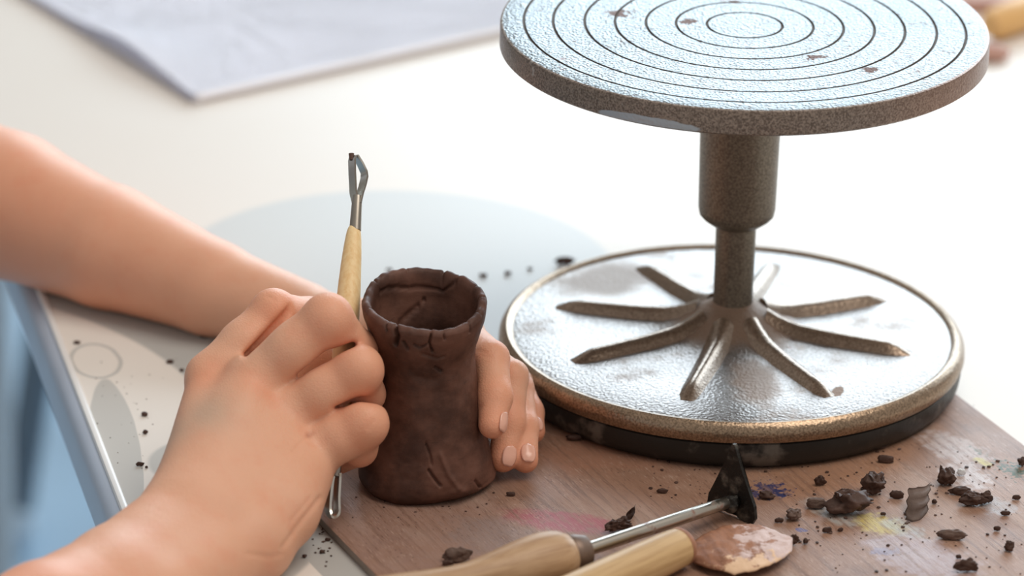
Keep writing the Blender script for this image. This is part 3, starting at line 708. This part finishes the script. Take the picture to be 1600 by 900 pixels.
slit([(464, 472, 1.2), (424, 513, 1), (383, 555, .8)], 4.6, 1.972)
slit([(602, 628, 1.2), (560, 624, 1), (522, 637, .6)], 3.5, 1.954)
slit([(552, 538, 1), (512, 554, 1.2), (467, 585, .6)], 4.5, 1.976)
arm_r = grow('arm', fr, D, person, red_spots, vein_shade, marks, folds); tag(arm_r, 'right arm in front, hand gripping the loop tool')

# left arm: forearm lying on the table, fingers round the far side of the pot
def G(x, y, r):                                                       # resting on the table: centre lifted by its own radius
    d = 2.14
    for _ in range(6): rr_ = pxr(r, d); p_ = on(x, y, TZ + rr_ * 0.97); d = float(np.dot(np.array(p_) - CAM, fw))
    return (np.array(p_), pxr(r, d))
fl_ = Field((-0.40, -0.16, -0.008), (-0.075, 0.19, 0.125), 0.0012)
pl = fl_.new()
E0, E1, E2, E3, E4 = G(-190, 256, 122), G(10, 320, 112), G(170, 388, 92), G(330, 450, 71), G(470, 496, 56)
fl_.chain(pl, [E0, E1, E2, E3, E4], 0.004)
fl_.chain(pl, [(E2[0] + np.array((0, .006, .002)), E2[1] * .9), (E3[0], E3[1] * .95)], 0.004)
LW = E4
LI, LM, LR, LP = J(722, 527, 2.035, 33), J(735, 548, 2.048, 32), J(738, 568, 2.056, 30), J(738, 592, 2.062, 28)
for a in (LI, LM, LR, LP): fl_.cone(pl, (LW[0], LW[1] * .72), a, 0.005)
fl_.cone(pl, J(600, 535, 2.06, 46), J(700, 565, 2.05, 40), 0.006)
D = pl.copy()
lf = {
 'index': [LI, J(768, 560, 1.996, 27), J(773, 620, 1.984, 27), J(769, 664, 1.978, 22)],
 'middle': [LM, J(800, 588, 2.010, 25), J(795, 660, 2.002, 25), J(786, 716, 1.998, 22.5)],
 'ring': [LR, J(811, 606, 2.024, 22), J(818, 668, 2.010, 23), J(821, 719, 2.000, 20.5)],
 'pinky': [LP, J(810, 596, 2.042, 20), J(828, 644, 2.034, 21), J(834, 674, 2.026, 18.5)],
}
for js in lf.values():
    f = fl_.new(); fl_.chain(f, js, 0.003); D = smin(D, smin(pl, f, 0.006), 0.0007)
th_ = fl_.new(); fl_.chain(th_, [J(560, 512, 2.09, 36), J(610, 510, 2.05, 30), J(640, 525, 2.03, 26)], .005); D = smin(D, smin(pl, th_, .008), .001)
red_spots = [(js[2][0], .010) for js in lf.values()] + [(js[3][0], .012) for js in lf.values()] + [(lf['index'][1][0], .01)]
red_spots += [(E0[0] + np.array((0, -.03, -.01)), .08), (E1[0] + np.array((0, -.03, -.025)), .07), (E2[0] + np.array((0, -.02, -.03)), .05)]  # shaded underside of the forearm, painted in as redder skin
marks = [(np.array(at(754, 634, 1.9775)), .0013)]
folds = [([(748, 548, 1.99), (762, 552, 1.99), (774, 548, 1.99)], .0007, .0004), ([(752, 556, 1.99), (770, 558, 1.99)], .0006, .0003)]
arm_l = grow('arm', fl_, D, person, red_spots, (), marks, folds); tag(arm_l, 'left arm lying on the table, fingers behind the pot')

# fingernails: thin curved plates lying on the finger ends
def nail(arm, js, face, wid, length, back=0.2):
    tip, r = Vector(js[-1][0]), js[-1][1]; prev = Vector(js[-2][0]); ax = (tip - prev).normalized()
    n = Vector(face); n = (n - ax * n.dot(ax)).normalized(); x = ax.cross(n).normalized()
    bm = bmesh.new(); g = []
    c0 = tip - ax * r * back; R = r * 1.04
    for i in range(11):
        v = -1 + 2 * i / 10; row = []
        for j in range(11):
            u = -1 + 2 * j / 10; s_ = math.sqrt(max(0.0, 1 - abs(v) ** 2.6)) if v < 0 else math.sqrt(max(0.0, 1 - 0.75 * v ** 4))
            a = u * s_ * wid / R
            rr_ = R - max(0, v) ** 2 * r * 0.22
            row.append(bm.verts.new(c0 + ax * (v * length) + n * (rr_ * math.cos(a)) + x * (rr_ * math.sin(a))))
        g.append(row)
    for i in range(10):
        for j in range(10): bm.faces.new((g[i][j], g[i][j + 1], g[i + 1][j + 1], g[i + 1][j]))
    bmesh.ops.remove_doubles(bm, verts=bm.verts, dist=1e-5)
    bmesh.ops.solidify(bm, geom=list(bm.faces), thickness=-0.0004)
    obj('fingernail', bm, MAT_NAIL, arm, 'all')
# short sleeves pushed up above the elbows, where the bare arms end outside the picture
MAT_CLOTH = mat_plain('grey_jersey', (0.42, 0.43, 0.46), 0.85, 0, 0.06, 90, 0.2, 900, 0.0005).m
def sleeve(arm, pts):
    C = smoothcurve(pts, 26); bm = bmesh.new()
    sweep(bm, [p[:3] for p in C], [p[3] * (1 + .02 * math.sin(k * 2.1)) for k, p in enumerate(C)], 40)
    obj('sleeve', bm, MAT_CLOTH, arm, 'all')
el = E0[0] + (E0[0] - E1[0]) * .15
sleeve(arm_l, [(*el, .046), (*(el + np.array((-.045, -.03, .03))), .053), (*(el + np.array((-.09, -.09, .12))), .058), (*(el + np.array((-.10, -.16, .24))), .066), (*(el + np.array((-.10, -.18, .31))), .07)])
eb = np.array(at(-40, 1050, 1.80)); ed = np.array(at(-260, 1165, 1.73)) - eb; ed /= np.linalg.norm(ed); er = eb + ed * .026
sleeve(arm_r, [(*er, .034), (*(er + ed * .012), .037), (*(er + ed * .05 + np.array((0, 0, .012))), .048), (*(er + ed * .10 + np.array((0, 0, .06))), .06), (*(er + ed * .12 + np.array((0, .02, .17))), .068), (*(er + ed * .12 + np.array((0, .04, .24))), .072)])
view = -Vector(fw); vr, vu = Vector(CR), Vector(CU)
nail(arm_l, lf['index'], view * 0.55 + vr * 0.95, .0034, .0044, .1)
nail(arm_l, lf['middle'], view * 0.9 + vr * 0.5 + vu * .2, .0034, .0044, .05)
nail(arm_l, lf['ring'], view * 0.7 + vu * 0.8 + vr * .25, .0033, .0042, .05)
nail(arm_l, lf['pinky'], view * 0.6 + vu * 0.9 + vr * .3, .0029, .0034, .05)
nail(arm_r, fingers['middle'], vr * 1.0 + view * .25, .0044, .0052, .0)

# ------------------------------------------------------------------ loop tool in the right hand
TD = 1.9765
def T(x, y, dd=0.0): return at(x, y, TD + dd - (y - 490) * 8.2e-5)   # leans towards the viewer at its foot
tool = thing('loop_tool', tuple(T(520, 810)), 'double-ended loop tool with pale wooden handle held upright by the right hand', 'tool')
def tchild(name, bm, mat, sm=True): return child(name, bm, mat, tool, sm)
hp = [(555, 357, 8.5), (553, 362, 11), (551, 385, 14), (548, 420, 16.5), (545, 460, 18.5), (542, 500, 19.5), (538, 560, 19), (534, 620, 16), (530, 665, 12), (528.5, 684, 10.5)]
pts = smoothcurve(hp, 50); bm = bmesh.new(); sweep(bm, [T(x, y) for x, y, r in pts], [pxr(r, TD) for x, y, r in pts], 28); tchild('handle', bm, MAT_WOOD_LOOP)
bm = bmesh.new(); sweep(bm, [T(559, 306), T(558, 312), T(555.5, 350), T(555, 360)], [pxr(r, TD) for r in (7.0, 8.0, 9.2, 9.4)], 24); tag(tchild('ferrule', bm, MAT_FERRULE), 'dull metal upper ferrule')
bm = bmesh.new(); sweep(bm, [T(529, 676), T(526, 715), T(523.5, 745)], [pxr(r, TD) for r in (10, 9.5, 8)], 24); tchild('ferrule', bm, MAT_FERRULE)
lp = [(556, 318, 0), (552, 300, 0), (550.5, 270, 0), (550, 250, 0), (551.5, 244, 0), (556, 244, .001), (563, 256, .002), (569, 269, .003), (569.5, 277, .003), (566.5, 290, .002), (562, 304, .001), (559, 318, 0)]
bm = bmesh.new(); ribbon(bm, [T(*p_) for p_ in lp], 0.0042, 0.0009, view * .72 + vr * .6); tag(tchild('cutting_loop', bm, MAT_STEEL), 'angular wire loop at the top')
bm = bmesh.new(); sweep(bm, [T(549, 240), T(549.5, 250)], [.0012, .0010], 12); tchild('clay_bit', bm, MAT_CRUMB)
lp = smoothcurve([(519.5, 735, 0), (515.5, 760, 0), (513, 785, 0), (513.5, 799, 0), (518.5, 807, 0), (524.5, 805, 0), (526.5, 795, .001), (526.5, 775, .001), (528, 750, .001), (528.5, 738, 0)], 40)
bm = bmesh.new(); ribbon(bm, [T(*p_) for p_ in lp], 0.0042, 0.0011, view * .85 + vr * .5); tag(tchild('cutting_loop', bm, MAT_STEEL), 'rounded loop at the bottom')

# ------------------------------------------------------------------ triangular scraper lying on the board
a0 = on(600, 941, .0120); a1 = on(905, 863, .0118); a2 = on(1140, 784, .0085)
sc = thing('triangle_scraper', (a1.x, a1.y, 0), 'scraper with bulbous beech handle, steel rod and black triangular blade', 'tool')
d1 = (a1 - a0); L1 = d1.length; d1.normalize()
def axis_obj(name, prof, a, d, mat, parent, seg=40, sx=1, sy=1, xd=None):
    """turned piece whose own z runs along d"""
    bm = bmesh.new(); x, y, z = frame_of(d)
    if xd is not None: x = (Vector(xd) - z * Vector(xd).dot(z)).normalized(); y = z.cross(x)
    lathe(bm, prof, seg)
    for v in bm.verts: v.co.x *= sx; v.co.y *= sy
    o = obj(name, bm, mat, parent); Mx = Matrix((x, y, z)).transposed().to_4x4(); Mx.translation = Vector(a) - Vector(parent.location); o.matrix_local = Mx; return o
k = L1
axis_obj('handle', [(0, -.070)] + [(r, z) for z, r in smoothcurve([(-.070, .004), (-.062, .0085), (-.03, .0108), (0.0, .0106), (k * .20, .0088), (k * .38, .0075), (k * .52, .0084), (k * .68, .0108), (k * .80, .0119), (k * .89, .0112), (k * .94, .0092)], 50)] + [(.0072, k * .957), (0, k * .957)], a0, d1, MAT_WOOD_A, sc)
axis_obj('ferrule', [(0, k * .945), (.0074, k * .945), (.0080, k * .955), (.0078, k * .99), (.0066, k * 1.035), (.0058, k * 1.04), (0, k * 1.04)], a0, d1, MAT_CAP, sc)
d2 = a2 - a1; L2 = d2.length
axis_obj('rod', [(0, .004), (.0029, .004), (.0029, L2 * .6), (.0026, L2 * .97), (.0018, L2), (0, L2)], a1, d2, MAT_ROD, sc, 24)
b0, b1_, bt = on(1106, 792, 0), on(1181, 821, 0), None
bx = (b1_ - b0); bx.z = 0; wdt = bx.length; bx.normalize(); bc = b0 + bx * wdt * .5
out = [(-.50, .0008), (-.40, .0000), (-.22, .0005), (-.14, .0045), (-.04, .0062), (.08, .0048), (.14, .0010), (.28, 0), (.44, .0003), (.50, .0030), (.47, .0085), (.36, .0140), (.16, .0245), (.02, .0335), (-.03, .0335), (-.17, .0240), (-.36, .0130), (-.47, .0070)]
bm = bmesh.new(); fr_, bk_ = [], []
ny = Vector((-bx.y, bx.x, 0))
for u, z in out:
    p = bc + bx * (u * wdt); p = Vector((p.x, p.y, z))
    fr_.append(bm.verts.new(p - ny * .0009)); bk_.append(bm.verts.new(p + ny * .0009))
bm.faces.new(fr_); bm.faces.new(bk_[::-1])
for i in range(len(out)): bm.faces.new((fr_[i], bk_[i], bk_[(i + 1) % len(out)], fr_[(i + 1) % len(out)]))
bmesh.ops.triangulate(bm, faces=[f for f in bm.faces if len(f.verts) > 4])
tag(child('blade', bm, MAT_BLADE, sc, False), 'black triangular blade standing on its edge')
bm = bmesh.new(); bmesh.ops.create_icosphere(bm, subdivisions=3, radius=.0042)
for v in bm.verts: v.co = v.co * (1 + .35 * noise.noise(v.co * 400))
bmesh.ops.scale(bm, vec=(1, .7, .9), verts=bm.verts); bmesh.ops.translate(bm, vec=a2 + Vector((.0005, -.0005, -.0005)), verts=bm.verts); child('clay_clot', bm, MAT_BLADE, sc)

# ------------------------------------------------------------------ wooden spatula in the foreground
h0, h1 = on(866, 946, .0094), on(1051, 860, .0094)
sp = thing('wooden_spatula', (h1.x, h1.y, 0), 'spatula with yellow wooden handle and clay-crusted leaf blade in the foreground', 'tool')
dh = h1 - h0; Lh = dh.length
axis_obj('handle', [(0, -.09)] + [(r, z) for z, r in smoothcurve([(-.09, .005), (-.08, .0078), (-.03, .0092), (0, .0094), (Lh * .6, .0090), (Lh * .95, .0085), (Lh * 1.07, .0080)], 40)] + [(.0070, Lh * 1.085), (0, Lh * 1.09)], h0, dh, MAT_WOOD_B, sp)
axis_obj('handle_end', [(0, Lh * 1.055), (.0082, Lh * 1.055), (.0083, Lh * 1.075), (.0072, Lh * 1.098), (.004, Lh * 1.106), (0, Lh * 1.107)], h0, dh, MAT_LEAF, sp)
t0, t1 = on(1078, 866, .004), on(1238, 846, .004)
dl = t1 - t0; dl.z = 0; Ll = dl.length; dl.normalize(); dn = Vector((-dl.y, dl.x, 0))
bm = bmesh.new(); NUu, NVv = 40, 21; top, bot = [], []
for i in range(NUu):
    t = i / (NUu - 1); hwu = np.interp(t, [0, .08, .25, .45, .65, .82, .93, 1], [.0060, .0095, .0155, .0195, .0205, .0175, .0112, .0004]); hwl = np.interp(t, [0, .08, .25, .45, .65, .82, .93, 1], [.0060, .0130, .0215, .0225, .0185, .0135, .0082, .0004])
    rt, rb_ = [], []
    for j in range(NVv):
        u = -1 + 2 * j / (NVv - 1); y = u * (hwu if u > 0 else hwl)
        z = .0042 + .0016 * math.sin(t * 2.6) - .0012 * u * u + .0007 * noise.noise(Vector((t * 9, u * 4, 2)))+ .0006 * noise.noise(Vector((t * 22, u * 9, 5)))
        th2 = .0013 * (1 - .75 * abs(u) ** 3) * (1 - .6 * t ** 6)
        rt.append(bm.verts.new((t * Ll, y, z + th2))); rb_.append(bm.verts.new((t * Ll, y, z - th2)))
    top.append(rt); bot.append(rb_)
for i in range(NUu - 1):
    for j in range(NVv - 1):
        bm.faces.new((top[i][j], top[i + 1][j], top[i + 1][j + 1], top[i][j + 1])); bm.faces.new((bot[i][j], bot[i][j + 1], bot[i + 1][j + 1], bot[i + 1][j]))
    for j, s_ in ((0, 0), (NVv - 1, 1)): bm.faces.new((top[i][j], bot[i][j], bot[i + 1][j], top[i + 1][j]))
for j in range(NVv - 1):
    bm.faces.new((top[0][j], top[0][j + 1], bot[0][j + 1], bot[0][j])); bm.faces.new((top[-1][j], bot[-1][j], bot[-1][j + 1], top[-1][j + 1]))
lfb = obj('leaf_blade', bm, MAT_LEAF, sp, 'all'); Mx = Matrix((dl, dn, Vector((0, 0, 1)))).transposed().to_4x4(); Mx.translation = Vector((t0.x, t0.y, 0)) - Vector(sp.location); lfb.matrix_local = Mx
tag(lfb, 'leaf-shaped blade crusted with pale clay')

# ------------------------------------------------------------------ clay crumbs
def crumb(x, y, wpx, hpx, hz, label, seed, z0=0.0, rot=0.0, mat=None, rough=0.45, name='clay_crumb', group=None, sub=3, tilt=0.0):
    """wpx by hpx as the photograph shows it; hz = thickness in metres"""
    c = on(x, y, z0 + hz * .5); d = float(np.dot(np.array(c) - CAM, fw)); rx = pxr(wpx / 2, d); ry = max(pxr(hpx / 2, d) / .42 - hz * .9, rx * .35)
    bm = bmesh.new(); bmesh.ops.create_icosphere(bm, subdivisions=4 if hz > .0035 else sub, radius=1.0); o3 = Vector((seed * 3.1, seed * 1.7, seed))
    for v in bm.verts:
        n = v.co.copy()
        k = 1 + rough * noise.noise(n * 1.5 + o3) + rough * .55 * noise.noise(n * 3.6 + o3) + .10 * noise.noise(n * 9 + o3) - rough * .5 * max(0, .25 - abs(noise.noise(n * 1.9 + o3 * 2)))
        v.co = Vector((n.x * k, n.y * k, max(-.62, min(.75, n.z)) * (1 + rough * 1.2 * noise.noise(n * 2.2 - o3))))
    bmesh.ops.scale(bm, vec=(rx, ry, hz * .62), verts=bm.verts)
    if tilt: bmesh.ops.rotate(bm, verts=bm.verts, matrix=Matrix.Rotation(tilt, 3, 'Y'))
    if rot: bmesh.ops.rotate(bm, verts=bm.verts, matrix=Matrix.Rotation(rot, 3, 'Z'))
    zm = min(v.co.z for v in bm.verts)
    for v in bm.verts: v.co.z -= zm
    o = obj(name, bm, mat or MAT_CRUMB, None, 'all'); o.location = (c.x, c.y, z0 + .0001); return tag(o, label, 'clay', group)
GR = 'clay crumbs scattered on the board'
big = [
 (1326, 786, 62, 42, .0085, 'largest folded lump of brown clay on the board, right of the blue stain', 1, 0.15, .6),
 (1364, 756, 34, 38, .0085, 'dark ragged clay lump behind the largest folded lump', 2, 0.8, .6),
 (1275, 786, 30, 20, .0050, 'smooth round clay pellet touching the left of the largest lump', 3, 0, .2),
 (1478, 745, 28, 30, .0070, 'curled clay lump beside the small white chip', 5, .2, .6),
 (1501, 767, 34, 14, .0035, 'thin clay sliver at the left of the three-piece cluster near the right edge', 7, -.1, .4),
 (1520, 781, 36, 22, .0050, 'middle clay piece of the three-piece cluster near the right edge', 8, 0, .5),
 (1540, 778, 24, 20, .0055, 'rounded clay piece at the right of the three-piece cluster near the right edge', 9, .4, .4),
 (1487, 835, 44, 18, .0042, 'flat greyish clay slab lying alone at the lower right', 10, -.1, .3),
 (1577, 854, 15, 16, .0040, 'upright clay crumb near the lower right corner', 11, 0, .5),
 (1510, 885, 36, 18, .0050, 'blocky clay piece at the bottom edge of the photo on the right', 12, .2, .5),
 (1370, 697, 28, 12, .0030, 'flat clay chip lying against the black rubber foot', 13, .2, .3),
 (1384, 717, 28, 11, .0035, 'oblong clay crumb just in front of the chip at the rubber foot', 14, -.1, .3),
 (1282, 753, 18, 13, .0035, 'star-shaped clay crumb between blue stain and dark lump', 15, 0, .8),
 (1402, 773, 22, 11, .0035, 'small clay crumb just left of the striped clay shaving', 16, -.2, .4),
 (1240, 805, 24, 20, .0040, 'reddish clay crumb above the tip of the leaf blade', 17, .6, .5),
 (1217, 813, 14, 8, .0022, 'tiny clay crumb close above the leaf blade edge', 18, 0, .4),
 (1240, 846, 14, 14, .0040, 'black clay crumb touching the rounded end of the leaf blade', 19, 0, .7),
 (1259, 846, 8, 10, .0025, 'tiny dark crumb right of the leaf blade end', 20, 0, .5),
 (1293, 828, 16, 9, .0026, 'small oval clay crumb below the pellet', 21, .2, .4),
 (1588, 777, 13, 7, .0022, 'oval clay crumb at the right edge of the photo', 22, 0, .3),
 (1571, 802, 15, 7, .0022, 'flat oval clay crumb below the one at the right photo edge', 23, 0, .3),
 (1558, 826, 11, 7, .0022, 'small clay crumb between flat slab and lower right corner', 24, 0, .4),
 (1380, 803, 9, 5, .0016, 'tiny clay crumb on the yellow stain', 25, 0, .3),
 (1197, 774, 24, 14, .0030, 'reddish brown clay crumb in the middle of the blue stain', 26, 0, .6),
 (1035, 767, 17, 7, .0022, 'small flat clay crumb in front of the base, above the steel rod', 27, 0, .3),
 (1045, 717, 12, 7, .0020, 'tiny clay crumb at the front of the rubber foot', 28, .4, .4),
 (897, 684, 27, 9, .0026, 'clay flake between the fingertips and the rubber foot', 29, .1, .4),
 (798, 772, 15, 6, .0020, 'small dark crumb below the fingertips', 30, -.1, .3),
 (715, 867, 40, 24, .0055, 'grey-brown clay lump left of the beech handle', 31, .1, .4),
 (700, 880, 18, 10, .0025, 'flat crumb against the lump left of the beech handle', 32, .1, .4),
 (760, 716, 0, 0, 0, '', 0, 0, 0),
 (1313, 828, 10, 5, .0016, 'thin clay fleck right of the small oval crumb', 33, .5, .4),
 (1460, 784, 8, 8, .0020, 'tiny crumb right of the striped shaving', 34, 0, .4),
 (1498, 870, 9, 6, .0018, 'tiny crumb just above the blocky piece at the bottom edge', 35, 0, .4),
 (1596, 722, 12, 14, .0035, 'dark crumb on the green paint specks at the right photo edge', 36, 0, .6),
]
for x, y, wp, hp_, hz, lab, sd, rt, rg in big:
    if wp: crumb(x, y, wp, hp_, hz, lab, sd, 0, rt, MAT_CRUMB_LIGHT if sd in (3, 10, 31, 17) else None, rg, group=GR)
crumb(1502, 738, 13, 11, .0030, 'small white chip beside the curled clay lump', 40, 0, 0, MAT_CHALK, .5, 'white_chip')
# striped shaving: a bent, ridged slab standing on its edge; curled shaving by the rod
def shaving(x, y, px_pts, wid, thick, lean, label, mat, ridges):
    bm = bmesh.new(); P3 = [on(a, b, 0) for a, b in px_pts]; C3 = smoothcurve([tuple(p) for p in P3], 16); base = Vector(C3.mean(0)); base.z = 0
    g = []
    for i, p in enumerate(C3):
        row = []
        for j in range(13):
            t = j / 12; h = t * wid * (1 - .25 * abs(i / 15 - .4))
            wv = thick * .32 * math.sin(t * ridges * 2 * math.pi) + .0006 * noise.noise(Vector((i * .4, j * .4, x)))
            dirn = Vector((lean[0], lean[1], lean[2])).normalized()
            row.append(bm.verts.new(Vector(p) + dirn * h + Vector((wv * .5, -wv, wv * .4)) - base))
        g.append(row)
    for i in range(15):
        for j in range(12): bm.faces.new((g[i][j], g[i + 1][j], g[i + 1][j + 1], g[i][j + 1]))
    bmesh.ops.solidify(bm, geom=list(bm.faces), thickness=thick)
    zm = min(v.co.z for v in bm.verts); o = obj('clay_shaving', bm, mat, None, 'all'); o.location = base + Vector((0, 0, .0001 - zm)); return tag(o, label, 'clay', 'clay shavings on the board')
shaving(1430, 790, [(1414, 812), (1426, 816), (1440, 811), (1449, 800)], .0190, .0024, (.12, .84, .42), 'striped slab-like clay shaving leaning right of the yellow stain', MAT_PALE, 3)
crumb(966, 822, 44, 20, .0045, 'dark ragged clay scrap behind the steel rod', 61, 0, .5, None, .75, group=GR)
shaving(986, 806, [(977, 818), (983, 814), (988, 810), (991, 804)], .0055, .0014, (.12, .1, .95), 'small upright clay curl at the end of the scrap behind the steel rod', MAT_CRUMB, 1)
# crumbs on the table
TG = 'clay specks on the table'
tabc = [(882, 408, 26, 9, .004, 'largest table crumb, behind the left of the wheel base'), (755, 430, 15, 6, .002, 'dark clay speck on the table just behind the pot rim'), (793, 427, 12, 6, .002, 'second dark clay speck right of the pot rim'),
 (828, 420, 9, 5, .0015, 'faint clay speck between pot rim and wheel base'), (608, 421, 10, 5, .0015, 'faint clay speck left of the pot rim on the grey circle'), (120, 535, 11, 5, .0018, 'clay speck near the table edge under the left arm'),
 (266, 565, 12, 7, .002, 'clay speck on the grey band left of the right hand'), (284, 578, 7, 6, .0015, 'tiny clay speck touching the outline of the right hand'), (226, 647, 11, 9, .002, 'upper of two specks on the cream area'), (227, 675, 8, 8, .002, 'lower of two specks on the cream area'),
 (219, 725, 14, 5, .002, 'elongated speck beside the right wrist'), (229, 730, 5, 5, .0012, 'tiny speck at the end of the elongated one'), (512, 843, 9, 6, .0016, 'clay speck in the shadow of the board corner'), (503, 862, 8, 7, .0016, 'clay speck below the loop tool'), (476, 869, 8, 7, .0015, 'clay speck on the cream triangle by the wrist'),
 (320, 523, 16, 9, .003, 'dark crumb tucked under the left forearm')]
for k, (x, y, wp, hp_, hz, lab) in enumerate(tabc): crumb(x, y, wp, hp_, hz, lab, 50 + k, TZ, .1, None, .4, group=TG, sub=2)
# finest grit nobody could count
bm = bmesh.new()
def grit(x, y, s, z):
    p = on(x, y, z); r = pxr(s, 1.98) * .5
    v = bmesh.ops.create_icosphere(bm, subdivisions=1, radius=r)['verts']
    for q_ in v: q_.co = Vector((q_.co.x * random.uniform(.7, 1.5), q_.co.y * random.uniform(.7, 1.5), q_.co.z * .6)) + Vector((p.x, p.y, z + r * .4))
for _ in range(260):
    x, y = random.uniform(1000, 1598), random.uniform(700, 898)
    b = bl(x, y)
    if vL + .003 < b[0] < vR - .003 and not (x < 1245 and y > 790): grit(x, y, random.choice((2, 2.5, 3, 3, 4, 6)), 0)
for _ in range(16): grit(random.gauss(700, 70), random.gauss(790, 14), random.choice((2, 3, 4)), 0)
g_b = obj('clay_grit', bm, MAT_CRUMB); tag(g_b, 'fine clay grit scattered over the plywood board', 'clay grit', kind='stuff')
bm = bmesh.new()
for _ in range(26): grit(random.gauss(500, 9), random.gauss(845, 16), random.choice((2, 3, 4)), TZ)
for _ in range(30): grit(random.uniform(140, 270), random.uniform(560, 740), random.choice((1.5, 2, 2.5)), TZ)
tag(obj('table_grit', bm, MAT_CRUMB), 'fine clay grit on the white table beside the board', 'clay grit', kind='stuff')
